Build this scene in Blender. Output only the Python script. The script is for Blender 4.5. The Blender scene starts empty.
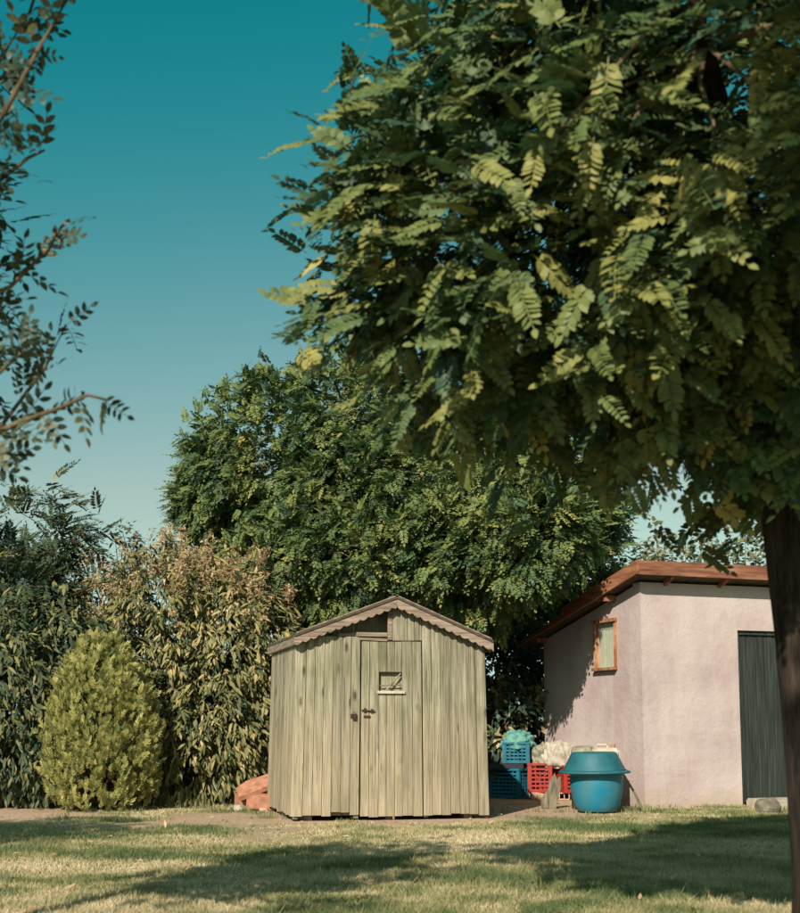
import bpy, bmesh, math, random
import numpy as np
from mathutils import Vector, Matrix

R = math.radians
rng = np.random.default_rng(7)
random.seed(7)
SC = bpy.context.scene
COL = SC.collection

# ------------------------------------------------------------------ camera
F_PX, PITCH, SHIFT_PX, EYE = 1300.0, R(7.0), 105.0, 0.95      # in pixels of the 800x913 photograph
cam = bpy.data.cameras.new('camera')
cam.sensor_fit = 'VERTICAL'
cam.sensor_height = 36.0
cam.lens = 36.0 * F_PX / 913.0
cam.shift_y = SHIFT_PX / 913.0
cam.clip_end = 2000
cam.dof.use_dof = True
cam.dof.focus_distance = 13.2
cam.dof.aperture_fstop = 3.8
cam_o = bpy.data.objects.new('camera', cam)
COL.objects.link(cam_o)
cam_o.location = (0, 0, EYE)
cam_o.rotation_euler = (math.pi / 2 + PITCH, 0, 0)
SC.camera = cam_o

# ------------------------------------------------------------------ sky, sun, exposure
SUN_EL, SUN_AZ = 34.0, 21.0          # azimuth: degrees to the left of straight behind the camera
w = bpy.data.worlds.new('World')
SC.world = w
w.use_nodes = True
nt = w.node_tree
sky = nt.nodes.new('ShaderNodeTexSky')
sky.sky_type = 'NISHITA'
sky.sun_disc = False
sky.sun_elevation = R(SUN_EL)
sky.sun_rotation = R(180 + SUN_AZ)
sep = nt.nodes.new('ShaderNodeSeparateColor')
comb = nt.nodes.new('ShaderNodeCombineColor')
nt.links.new(sky.outputs[0], sep.inputs[0])
def wmath(op, a, b, c=None):
    m = nt.nodes.new('ShaderNodeMath')
    m.operation = op
    for k, v in enumerate((a, b, c)):
        if v is None: continue
        if isinstance(v, (int, float)): m.inputs[k].default_value = v
        else: nt.links.new(v, m.inputs[k])
    return m.outputs[0]
# the photograph's teal film look, one colour curve for the whole sky
g_ = wmath('MULTIPLY', sep.outputs[1], 1.02)
r_ = wmath('SMOOTH_MAX', wmath('MINIMUM', wmath('MULTIPLY_ADD', sep.outputs[0], 1.75, -2.35), wmath('MULTIPLY', g_, 0.70)), 0.0, 1.0)
b_ = wmath('MAXIMUM', wmath('MULTIPLY', sep.outputs[2], 0.72), wmath('MULTIPLY', g_, 0.90))
for k, o_ in enumerate((r_, g_, b_)):
    nt.links.new(o_, comb.inputs[k])
bg = nt.nodes['Background']
nt.links.new(comb.outputs[0], bg.inputs[0])
bg.inputs[1].default_value = 0.076

sun_dir = Vector((-math.sin(R(SUN_AZ)) * math.cos(R(SUN_EL)), -math.cos(R(SUN_AZ)) * math.cos(R(SUN_EL)), math.sin(R(SUN_EL))))
sl = bpy.data.lights.new('sun', 'SUN')
sl.energy = 4.6
sl.angle = R(0.5)
sl.color = (1.0, 0.91, 0.77)
so = bpy.data.objects.new('sun', sl)
COL.objects.link(so)
so.location = (-4, -10, 12)
so.rotation_euler = sun_dir.to_track_quat('Z', 'Y').to_euler()

SC.view_settings.view_transform = 'Standard'
SC.view_settings.look = 'None'
SC.view_settings.exposure = 0.55
SC.view_settings.gamma = 1.0
SC.render.engine = 'CYCLES'
SC.cycles.max_bounces = 8
SC.cycles.transparent_max_bounces = 12

# ------------------------------------------------------------------ helpers
def ray(x, y):
    v = (456.5 - y + SHIFT_PX) / F_PX
    u = (x - 400.0) / F_PX
    d = Vector((u, math.cos(PITCH) - v * math.sin(PITCH), math.sin(PITCH) + v * math.cos(PITCH)))
    return d

def at(x, y, Y):
    """point on the ray of photograph pixel x, y at depth Y"""
    d = ray(x, y)
    return Vector((0, 0, EYE)) + d * (Y / d.y)

def ground_at(x, y):
    d = ray(x, y)
    return Vector((0, 0, EYE)) + d * (-EYE / d.z)

def tag(o, label=None, cat=None, group=None, kind=None):
    if label: o['label'] = label
    if cat: o['category'] = cat
    if group: o['group'] = group
    if kind: o['kind'] = kind
    return o

def link(name, me, mat=None, parent=None):
    o = bpy.data.objects.new(name, me)
    COL.objects.link(o)
    if me is not None and mat is not None and len(me.materials) == 0:
        me.materials.append(mat)
    if parent is not None:
        o.parent = parent
    return o

def empty(name, loc, rz=0.0):
    o = bpy.data.objects.new(name, None)
    COL.objects.link(o)
    o.location = loc
    o.rotation_euler = (0, 0, rz)
    o.empty_display_size = 0.2
    return o

class MB:
    def __init__(self):
        self.v = []
        self.f = []
        self.smooth = False
    def add(self, vs, fs):
        k = len(self.v)
        self.v += [tuple(p) for p in vs]
        self.f += [tuple(i + k for i in f) for f in fs]
    def box(self, x0, x1, y0, y1, z0, z1, M=None):
        vs = [Vector(p) for p in ((x0, y0, z0), (x1, y0, z0), (x1, y1, z0), (x0, y1, z0), (x0, y0, z1), (x1, y0, z1), (x1, y1, z1), (x0, y1, z1))]
        if M is not None: vs = [M @ p for p in vs]
        self.add(vs, [(0, 3, 2, 1), (4, 5, 6, 7), (0, 1, 5, 4), (1, 2, 6, 5), (2, 3, 7, 6), (3, 0, 4, 7)])
    def prism(self, pts, f):
        """pts: 2-D outline (counter-clockwise from outside); f(a, b, k) -> point, k = 0 outside, 1 inside"""
        n = len(pts)
        vs = [f(a, b, 0) for a, b in pts] + [f(a, b, 1) for a, b in pts]
        fs = [tuple(range(n)), tuple(range(2 * n - 1, n - 1, -1))]
        for i in range(n):
            j = (i + 1) % n
            fs.append((i, i + n, j + n, j))
        self.add(vs, fs)
    def tube(self, path, radii, n=8, cap=True):
        path = [Vector(p) for p in path]
        rings = []
        ref = Vector((0.31, 0.22, 0.92)).normalized()
        for i, p in enumerate(path):
            a = path[max(i - 1, 0)]
            b = path[min(i + 1, len(path) - 1)]
            t = (b - a).normalized()
            if abs(t.dot(ref)) > 0.97: s = t.cross(Vector((1, 0, 0))).normalized()
            else: s = t.cross(ref).normalized()
            q = t.cross(s)
            rings.append([p + (s * math.cos(2 * math.pi * k / n) + q * math.sin(2 * math.pi * k / n)) * radii[i] for k in range(n)])
        vs = [p for r in rings for p in r]
        fs = []
        for i in range(len(path) - 1):
            for k in range(n):
                k2 = (k + 1) % n
                fs.append((i * n + k, i * n + k2, (i + 1) * n + k2, (i + 1) * n + k))
        if cap:
            fs.append(tuple(range(n - 1, -1, -1)))
            fs.append(tuple((len(path) - 1) * n + k for k in range(n)))
        self.add(vs, fs)
    def lathe(self, prof, n=40):
        vs, fs = [], []
        for r, z in prof:
            for k in range(n):
                a = 2 * math.pi * k / n
                vs.append((r * math.cos(a), r * math.sin(a), z))
        for i in range(len(prof) - 1):
            for k in range(n):
                k2 = (k + 1) % n
                fs.append((i * n + k, i * n + k2, (i + 1) * n + k2, (i + 1) * n + k))
        self.add(vs, fs)
    def mesh(self, name, mat=None, smooth=False):
        me = bpy.data.meshes.new(name)
        me.from_pydata(self.v, [], self.f)
        bm = bmesh.new()
        bm.from_mesh(me)
        bmesh.ops.recalc_face_normals(bm, faces=bm.faces)
        bm.to_mesh(me)
        bm.free()
        if smooth or self.smooth:
            me.polygons.foreach_set('use_smooth', [True] * len(me.polygons))
        if mat: me.materials.append(mat)
        return me
    def build(self, name, mat, parent=None, smooth=False):
        return link(name, self.mesh(name, mat, smooth), None, parent)

def vnoise(x, y, seed=0, cell=1.0):
    """smooth 2-D value noise, 0..1"""
    g = np.random.default_rng(seed).random((64, 64))
    x = np.asarray(x, float) / cell
    y = np.asarray(y, float) / cell
    xi = np.floor(x).astype(int); yi = np.floor(y).astype(int)
    fx = x - xi; fy = y - yi
    fx = fx * fx * (3 - 2 * fx); fy = fy * fy * (3 - 2 * fy)
    a = g[xi % 64, yi % 64]; b = g[(xi + 1) % 64, yi % 64]
    c = g[xi % 64, (yi + 1) % 64]; d = g[(xi + 1) % 64, (yi + 1) % 64]
    return (a * (1 - fx) + b * fx) * (1 - fy) + (c * (1 - fx) + d * fx) * fy

# ------------------------------------------------------------------ materials
def new_mat(name):
    m = bpy.data.materials.new(name)
    m.use_nodes = True
    t = m.node_tree
    b = t.nodes['Principled BSDF']
    return m, t, b

def N(t, kind, **kw):
    n = t.nodes.new(kind)
    for k, v in kw.items():
        if k.startswith('i_'): n.inputs[k[2:].replace('_', ' ')].default_value = v
        else: setattr(n, k, v)
    return n

def ramp(t, stops, interp='LINEAR'):
    r = t.nodes.new('ShaderNodeValToRGB')
    r.color_ramp.interpolation = interp
    e = r.color_ramp.elements
    while len(e) < len(stops): e.new(0.5)
    for el, (p, c) in zip(e, stops):
        el.position = p
        el.color = (*c, 1) if len(c) == 3 else c
    return r

def mixc(t, fac, a, b, mode='MIX'):
    m = t.nodes.new('ShaderNodeMix')
    m.data_type = 'RGBA'
    m.blend_type = mode
    for sock, val in ((m.inputs[0], fac), (m.inputs[6], a), (m.inputs[7], b)):
        if hasattr(val, 'is_linked'): t.links.new(val, sock)
        elif isinstance(val, (int, float)): sock.default_value = val
        else: sock.default_value = (*val, 1)
    return m.outputs[2]

def coords(t, scale=(1, 1, 1), rand=True, kind='Object'):
    tc = t.nodes.new('ShaderNodeTexCoord')
    src = tc.outputs[kind]
    if rand:
        oi = t.nodes.new('ShaderNodeObjectInfo')
        vm = N(t, 'ShaderNodeVectorMath', operation='SCALE')
        vm.inputs[0].default_value = (13.1, 7.7, 31.3)
        t.links.new(oi.outputs['Random'], vm.inputs['Scale'])
        va = N(t, 'ShaderNodeVectorMath', operation='ADD')
        t.links.new(src, va.inputs[0])
        t.links.new(vm.outputs[0], va.inputs[1])
        src = va.outputs[0]
    mp = t.nodes.new('ShaderNodeMapping')
    mp.inputs['Scale'].default_value = scale
    t.links.new(src, mp.inputs[0])
    return mp.outputs[0]

def noise(t, vec, scale, detail=4, rough=0.55):
    n = t.nodes.new('ShaderNodeTexNoise')
    n.inputs['Scale'].default_value = scale
    n.inputs['Detail'].default_value = detail
    n.inputs['Roughness'].default_value = rough
    t.links.new(vec, n.inputs['Vector'])
    return n.outputs['Fac']

def bump(t, b, h, strength=0.4, dist=0.01):
    n = t.nodes.new('ShaderNodeBump')
    n.inputs['Strength'].default_value = strength
    n.inputs['Distance'].default_value = dist
    t.links.new(h, n.inputs['Height'])
    t.links.new(n.outputs[0], b.inputs['Normal'])

def wood(name, dark, mid, light, grain=(26, 26, 1.1), stain=None, knots=True, rough=0.85, varied=0.25, splash=None, kscale=(0.32, 0.32, 2.3)):
    m, t, b = new_mat(name)
    v = coords(t, grain)
    n1 = noise(t, v, 1.6, 6, 0.65)
    r1 = ramp(t, [(0.30, dark), (0.50, mid), (0.72, light)])
    t.links.new(n1, r1.inputs[0])
    col = r1.outputs[0]
    if knots:
        vk = coords(t, tuple(g * f for g, f in zip(grain, kscale)))
        vo = t.nodes.new('ShaderNodeTexVoronoi')
        vo.inputs['Scale'].default_value = 1.0
        t.links.new(vk, vo.inputs['Vector'])
        rk = ramp(t, [(0.08, (0.85,) * 3), (0.20, (0, 0, 0))])
        t.links.new(vo.outputs['Distance'], rk.inputs[0])
        col = mixc(t, rk.outputs[0], col, tuple(c * 0.45 for c in dark))
    if stain:
        vs = coords(t, (1, 1, 0.55), rand=False)
        ns = noise(t, vs, 3.2, 5, 0.6)
        rs = ramp(t, [(0.47, (0, 0, 0)), (0.68, (0.75,) * 3)])
        t.links.new(ns, rs.inputs[0])
        col = mixc(t, rs.outputs[0], col, stain)
    if splash:
        vs2 = coords(t, (9, 9, 0.9), rand=False)
        ns2 = noise(t, vs2, 1.0, 5, 0.6)
        sx = t.nodes.new('ShaderNodeSeparateXYZ')
        tc = t.nodes.new('ShaderNodeTexCoord')
        t.links.new(tc.outputs['Object'], sx.inputs[0])
        ma = N(t, 'ShaderNodeMath', operation='MULTIPLY_ADD')
        t.links.new(ns2, ma.inputs[0]); ma.inputs[1].default_value = -1.3
        t.links.new(sx.outputs[2], ma.inputs[2])
        rz = ramp(t, [(0.0, (0.42,) * 3), (0.5, (0, 0, 0))])
        t.links.new(ma.outputs[0], rz.inputs[0])
        col = mixc(t, rz.outputs[0], col, splash)
        nf = noise(t, coords(t, (70, 70, 1.6)), 1.4, 4, 0.7)
        rf2 = ramp(t, [(0.36, (0.40,) * 3), (0.54, (1, 1, 1))])
        t.links.new(nf, rf2.inputs[0])
        col = mixc(t, 0.7, col, rf2.outputs[0], 'MULTIPLY')
    oi = t.nodes.new('ShaderNodeObjectInfo')
    mr = N(t, 'ShaderNodeMapRange')
    mr.inputs[3].default_value = 1.0 - varied
    mr.inputs[4].default_value = 1.0 + varied * 0.45
    t.links.new(oi.outputs['Random'], mr.inputs[0])
    cc = t.nodes.new('ShaderNodeCombineColor')
    for i in range(3): t.links.new(mr.outputs[0], cc.inputs[i])
    col = mixc(t, 1.0, col, cc.outputs[0], 'MULTIPLY')
    t.links.new(col, b.inputs['Base Color'])
    b.inputs['Roughness'].default_value = rough
    b.inputs['Specular IOR Level'].default_value = 0.25
    bump(t, b, n1, 0.35, 0.006)
    return m

def plain(name, c, rough=0.6, var=0.15, scale=6.0, spec=0.3, bumpy=0.15, c2=None):
    m, t, b = new_mat(name)
    v = coords(t, (1, 1, 1))
    n1 = noise(t, v, scale, 5, 0.6)
    lo = tuple(x * (1 - var) for x in c) if c2 is None else c2
    r1 = ramp(t, [(0.35, lo), (0.62, c)])
    t.links.new(n1, r1.inputs[0])
    t.links.new(r1.outputs[0], b.inputs['Base Color'])
    b.inputs['Roughness'].default_value = rough
    b.inputs['Specular IOR Level'].default_value = spec
    if bumpy: bump(t, b, n1, bumpy, 0.01)
    return m

def leaf_mat(name, stops, trans=(0.10, 0.13, 0.02), tfac=0.3, rough=0.5, spec=0.35, patch=0.35, patch_scale=1.3):
    m, t, b = new_mat(name)
    a = N(t, 'ShaderNodeAttribute', attribute_name='rnd')
    tc = t.nodes.new('ShaderNodeTexCoord')
    ge = t.nodes.new('ShaderNodeNewGeometry')
    n1 = noise(t, ge.outputs['Position'], patch_scale, 3, 0.5)
    s = N(t, 'ShaderNodeMath', operation='MULTIPLY_ADD')
    t.links.new(n1, s.inputs[0])
    s.inputs[1].default_value = patch * 2
    s.inputs[2].default_value = -patch
    ad = N(t, 'ShaderNodeMath', operation='ADD', use_clamp=True)
    t.links.new(a.outputs['Fac'], ad.inputs[0])
    t.links.new(s.outputs[0], ad.inputs[1])
    r = ramp(t, stops)
    t.links.new(ad.outputs[0], r.inputs[0])
    t.links.new(r.outputs[0], b.inputs['Base Color'])
    b.inputs['Roughness'].default_value = rough
    b.inputs['Specular IOR Level'].default_value = spec
    tr = t.nodes.new('ShaderNodeBsdfTranslucent')
    tr.inputs[0].default_value = (*trans, 1)
    mx = t.nodes.new('ShaderNodeMixShader')
    mx.inputs[0].default_value = tfac
    t.links.new(b.outputs[0], mx.inputs[1])
    t.links.new(tr.outputs[0], mx.inputs[2])
    t.links.new(mx.outputs[0], t.nodes['Material Output'].inputs['Surface'])
    return m

M = {}
M['shed'] = wood('weathered_green_grey_wood', (0.12, 0.10, 0.062), (0.34, 0.30, 0.212), (0.49, 0.44, 0.33), stain=(0.20, 0.20, 0.115), splash=(0.44, 0.33, 0.22), kscale=(0.30, 0.02, 2.6))
M['shed_in'] = wood('brown_framing_wood', (0.10, 0.08, 0.05), (0.2, 0.16, 0.1), (0.28, 0.23, 0.15), knots=False)  # plain brown wood, darker than the cladding boards
M['fascia'] = wood('bleached_brown_wood', (0.10, 0.07, 0.052), (0.27, 0.20, 0.15), (0.43, 0.335, 0.26), grain=(2.2, 30, 34), knots=True, varied=0.15)
M['eave'] = wood('grey_brown_wood', (0.10, 0.085, 0.06), (0.22, 0.18, 0.135), (0.33, 0.275, 0.21), grain=(30, 2.0, 30), knots=False, varied=0.1)
M['roofwood'] = wood('red_brown_stained_wood', (0.09, 0.034, 0.02), (0.23, 0.095, 0.055), (0.36, 0.19, 0.12), grain=(1.3, 20, 14), knots=True, varied=0.12)
M['rakewood'] = wood('orange_brown_stained_wood', (0.11, 0.04, 0.022), (0.28, 0.11, 0.055), (0.40, 0.20, 0.12), grain=(14, 1.3, 14), knots=True, varied=0.12)
M['door'] = wood('dark_grey_green_wood', (0.012, 0.016, 0.014), (0.032, 0.04, 0.034), (0.07, 0.08, 0.065), knots=False, varied=0.3)
M['winframe'] = wood('worn_orange_wood', (0.16, 0.06, 0.03), (0.36, 0.15, 0.07), (0.58, 0.42, 0.28), grain=(12, 12, 2.5), knots=False)
M['stick'] = wood('grey_stick_wood', (0.12, 0.1, 0.06), (0.26, 0.22, 0.15), (0.4, 0.35, 0.25), grain=(20, 20, 2), knots=False)
M['oldboard'] = wood('shade_toned_weathered_board', (0.05, 0.045, 0.03), (0.13, 0.11, 0.075), (0.25, 0.21, 0.14), grain=(24, 24, 3), knots=False)  # weathered grey wood, its tone lowered to carry the shade by the crates
M['felt'] = plain('brown_roofing_felt', (0.10, 0.075, 0.055), 0.95, 0.4, 20)
M['rust'] = plain('rusty_iron', (0.07, 0.035, 0.025), 0.8, 0.5, 40)
M['sill'] = plain('pale_worn_paint', (0.55, 0.49, 0.38), 0.8, 0.25, 20)
M['curtain'] = plain('pale_green_curtain', (0.36, 0.37, 0.23), 0.9, 0.25, 12)
M['tile'] = plain('terracotta_tile', (0.42, 0.17, 0.09), 0.85, 0.45, 9)
M['brick'] = plain('terracotta_brick', (0.44, 0.20, 0.125), 0.9, 0.4, 14)
M['brick_pale'] = plain('pale_brick', (0.5, 0.33, 0.24), 0.9, 0.3, 14)
M['concrete'] = plain('pale_concrete', (0.42, 0.37, 0.29), 0.95, 0.35, 9)
M['stone'] = plain('grey_stone', (0.20, 0.17, 0.13), 0.95, 0.4, 12)
M['bluetub'] = plain('faded_blue_plastic', (0.008, 0.165, 0.25), 0.5, 0.25, 7, 0.4, 0.05, c2=(0.045, 0.165, 0.205))
M['tealtub'] = plain('teal_plastic', (0.018, 0.12, 0.15), 0.55, 0.3, 7, 0.4, 0.05)
M['bluecrate'] = plain('blue_crate_plastic', (0.012, 0.145, 0.215), 0.5, 0.3, 10, 0.35, 0)
M['redcrate'] = plain('red_crate_plastic', (0.33, 0.032, 0.022), 0.5, 0.2, 10, 0.35, 0)
M['blackplastic'] = plain('black_plastic', (0.02, 0.022, 0.025), 0.6, 0.3, 10)
M['canister'] = plain('dirty_white_plastic', (0.55, 0.47, 0.38), 0.6, 0.2, 12)

def bag_mat(name, c, c2):
    m, t, b = new_mat(name)
    v = coords(t, (1, 1, 1))
    n1 = noise(t, v, 14, 5, 0.6)
    r1 = ramp(t, [(0.36, c2), (0.55, c)])
    t.links.new(n1, r1.inputs[0])
    t.links.new(r1.outputs[0], b.inputs['Base Color'])
    b.inputs['Roughness'].default_value = 0.6
    tr = t.nodes.new('ShaderNodeBsdfTranslucent')
    tr.inputs[0].default_value = (*c, 1)
    mx = t.nodes.new('ShaderNodeMixShader')
    mx.inputs[0].default_value = 0.35
    t.links.new(b.outputs[0], mx.inputs[1])
    t.links.new(tr.outputs[0], mx.inputs[2])
    t.links.new(mx.outputs[0], t.nodes['Material Output'].inputs['Surface'])
    return m
M['bagwhite'] = bag_mat('cloudy_white_plastic_film', (0.62, 0.55, 0.46), (0.40, 0.37, 0.30))
M['baggrey'] = bag_mat('grey_plastic_film', (0.40, 0.37, 0.28), (0.2, 0.19, 0.14))
M['bagteal'] = bag_mat('pale_teal_plastic_film', (0.18, 0.45, 0.38), (0.10, 0.30, 0.27))

def plaster():
    m, t, b = new_mat('faded_pink_plaster')
    v = coords(t, (1, 1, 1), rand=False)
    big = noise(t, v, 1.1, 6, 0.62)
    r1 = ramp(t, [(0.33, (0.37, 0.28, 0.27)), (0.50, (0.46, 0.365, 0.35)), (0.68, (0.525, 0.44, 0.415))])
    t.links.new(big, r1.inputs[0])
    vs = coords(t, (7, 7, 0.5), rand=False)
    st = noise(t, vs, 1.0, 5, 0.6)
    rs = ramp(t, [(0.50, (0, 0, 0)), (0.75, (0.45,) * 3)])
    t.links.new(st, rs.inputs[0])
    col = mixc(t, rs.outputs[0], r1.outputs[0], (0.51, 0.455, 0.42))
    bl = noise(t, v, 3.4, 7, 0.7)
    rb = ramp(t, [(0.56, (0, 0, 0)), (0.70, (0.55,) * 3)])
    t.links.new(bl, rb.inputs[0])
    col = mixc(t, rb.outputs[0], col, (0.35, 0.275, 0.26))
    # splash dirt along the foot of the wall
    sx = t.nodes.new('ShaderNodeSeparateXYZ')
    tc = t.nodes.new('ShaderNodeTexCoord')
    t.links.new(tc.outputs['Object'], sx.inputs[0])
    ma = N(t, 'ShaderNodeMath', operation='MULTIPLY_ADD')
    t.links.new(bl, ma.inputs[0]); ma.inputs[1].default_value = 0.5
    t.links.new(sx.outputs[2], ma.inputs[2])
    rz = ramp(t, [(0.26, (0.75,) * 3), (0.48, (0, 0, 0))])
    t.links.new(ma.outputs[0], rz.inputs[0])
    col = mixc(t, rz.outputs[0], col, (0.42, 0.32, 0.24))
    t.links.new(col, b.inputs['Base Color'])
    b.inputs['Roughness'].default_value = 0.95
    b.inputs['Specular IOR Level'].default_value = 0.15
    fine = noise(t, v, 13, 8, 0.7)
    bump(t, b, fine, 0.55, 0.02)
    return m
M['plaster'] = plaster()
M['deck'] = wood('shade_toned_deck_wood', (0.04, 0.03, 0.022), (0.09, 0.065, 0.045), (0.15, 0.11, 0.08), grain=(14, 1.3, 14), knots=False)  # shadow under the roof overhang put into the wood colour

def bark(name, c1, c2):
    m, t, b = new_mat(name)
    v = coords(t, (14, 14, 2.6), rand=False)
    n1 = noise(t, v, 1.5, 7, 0.7)
    r1 = ramp(t, [(0.36, c1), (0.66, c2)])
    t.links.new(n1, r1.inputs[0])
    t.links.new(r1.outputs[0], b.inputs['Base Color'])
    b.inputs['Roughness'].default_value = 0.95
    b.inputs['Specular IOR Level'].default_value = 0.1
    bump(t, b, n1, 0.9, 0.03)
    return m
M['bark'] = bark('furrowed_brown_bark', (0.012, 0.010, 0.008), (0.06, 0.045, 0.034))  # tones darkened to stand in for shade on the lower trunk
M['twig'] = bark('thin_brown_twig', (0.06, 0.045, 0.028), (0.20, 0.15, 0.09))

M['leaf_fore'] = leaf_mat('locust_leaf', [(0.0, (0.035, 0.075, 0.045)), (0.4, (0.10, 0.14, 0.045)), (0.75, (0.22, 0.215, 0.062)), (1.0, (0.38, 0.32, 0.10))], (0.035, 0.11, 0.055), 0.2, spec=0.25, patch=0.22)
M['leaf_mid'] = leaf_mat('distant_locust_leaf', [(0.0, (0.045, 0.085, 0.055)), (0.45, (0.115, 0.155, 0.05)), (0.8, (0.215, 0.22, 0.07)), (1.0, (0.34, 0.29, 0.095))], (0.06, 0.15, 0.045), 0.18, spec=0.15, patch=0.28)
M['leaf_left'] = leaf_mat('small_tree_leaf', [(0.0, (0.022, 0.045, 0.035)), (0.6, (0.055, 0.075, 0.04)), (1.0, (0.18, 0.16, 0.07))], (0.05, 0.09, 0.04), 0.18)
M['leaf_bush'] = leaf_mat('drooping_bush_leaf', [(0.0, (0.04, 0.06, 0.03)), (0.35, (0.13, 0.135, 0.05)), (0.7, (0.29, 0.245, 0.10)), (1.0, (0.48, 0.36, 0.17))], (0.12, 0.13, 0.04), 0.2, spec=0.2, patch=0.3)
M['leaf_dark'] = leaf_mat('shade_toned_shrub_leaf', [(0.0, (0.015, 0.035, 0.026)), (0.6, (0.035, 0.06, 0.036)), (0.93, (0.08, 0.10, 0.045)), (1.0, (0.28, 0.26, 0.10))], (0.03, 0.06, 0.03), 0.15, patch=0.2)  # deep shade between shed and outbuilding put into these dark greens
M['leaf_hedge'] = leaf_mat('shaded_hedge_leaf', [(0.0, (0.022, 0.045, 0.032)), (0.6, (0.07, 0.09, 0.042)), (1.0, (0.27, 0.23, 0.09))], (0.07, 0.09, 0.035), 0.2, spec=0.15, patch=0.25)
M['leaf_thuja'] = leaf_mat('golden_conifer_leaf', [(0.0, (0.09, 0.13, 0.04)), (0.45, (0.30, 0.29, 0.09)), (1.0, (0.56, 0.49, 0.18))], (0.14, 0.18, 0.05), 0.2, patch=0.25, patch_scale=3)
M['flower'] = leaf_mat('dry_orange_flower', [(0.0, (0.30, 0.18, 0.09)), (0.5, (0.48, 0.32, 0.18)), (1.0, (0.64, 0.49, 0.30))], (0.3, 0.18, 0.08), 0.25, patch=0.2)
M['leaf_shoot'] = leaf_mat('pale_upright_shrub_leaf', [(0.0, (0.04, 0.055, 0.03)), (0.5, (0.12, 0.13, 0.06)), (1.0, (0.30, 0.28, 0.15))], (0.16, 0.16, 0.05), 0.25)
M['grass'] = leaf_mat('dry_lawn_grass', [(0.0, (0.095, 0.135, 0.055)), (0.30, (0.235, 0.235, 0.105)), (0.6, (0.43, 0.365, 0.20)), (1.0, (0.62, 0.50, 0.33))], (0.25, 0.27, 0.11), 0.2, rough=0.8, spec=0.15, patch=0.0)

# ------------------------------------------------------------------ layout
SHED_P = ground_at(294.5, 821.5); SHED_RZ = R(13.5)
HOUSE_P = ground_at(645, 808); HOUSE_RZ = R(20.0)

def soil_amount(x, y):
    """bare earth: in front of the shed, under the hedge, round the bins; worn spots"""
    x = np.asarray(x, float); y = np.asarray(y, float)
    n = vnoise(x + 50, y + 50, 3, 0.45) * 0.6 + vnoise(x + 50, y + 50, 4, 0.16) * 0.4
    s = np.zeros_like(x)
    def blob(cx, cy, rx, ry, a=1.0):
        d = np.sqrt(((x - cx) / rx) ** 2 + ((y - cy) / ry) ** 2)
        return a * np.clip(1.5 - d + (n - 0.5) * 1.1, 0, 1)
    c, q = math.cos(SHED_RZ), math.sin(SHED_RZ)
    lx = (x - SHED_P.x) * c + (y - SHED_P.y) * q
    ly = -(x - SHED_P.x) * q + (y - SHED_P.y) * c
    d = np.maximum(np.maximum(-lx - 0.02, lx - 2.05) / 0.28, np.maximum(-ly - 0.02, ly - 3.5) / 0.95)
    s = np.maximum(s, np.clip(1.05 - d + (n - 0.5) * 1.4, 0, 1) * (lx > -0.4))
    s = np.maximum(s, blob(1.3, 14.3, 0.95, 1.25))
    s = np.maximum(s, blob(-5.6, 15.5, 2.5, 2.2))
    s = np.maximum(s, blob(-4.2, 13.4, 1.0, 0.85))
    s = np.maximum(s, blob(-1.75, 13.4, 0.6, 0.55, 0.8))
    s = np.maximum(s, np.clip((y - 15.0) * 0.8, 0, 1))
    w_ = vnoise(x + 20, y * 0.8 + 20, 9, 0.9)
    s = np.maximum(s, np.clip((w_ + 0.35 * n - 0.80) * 2.6, 0, 0.75))
    return s

def zground(x, y):
    return (vnoise(np.asarray(x) + 30, np.asarray(y) + 30, 11, 1.7) - 0.5) * 0.03 * np.clip((13.2 - np.asarray(y)) / 2, 0, 1) - 0.004

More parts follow.
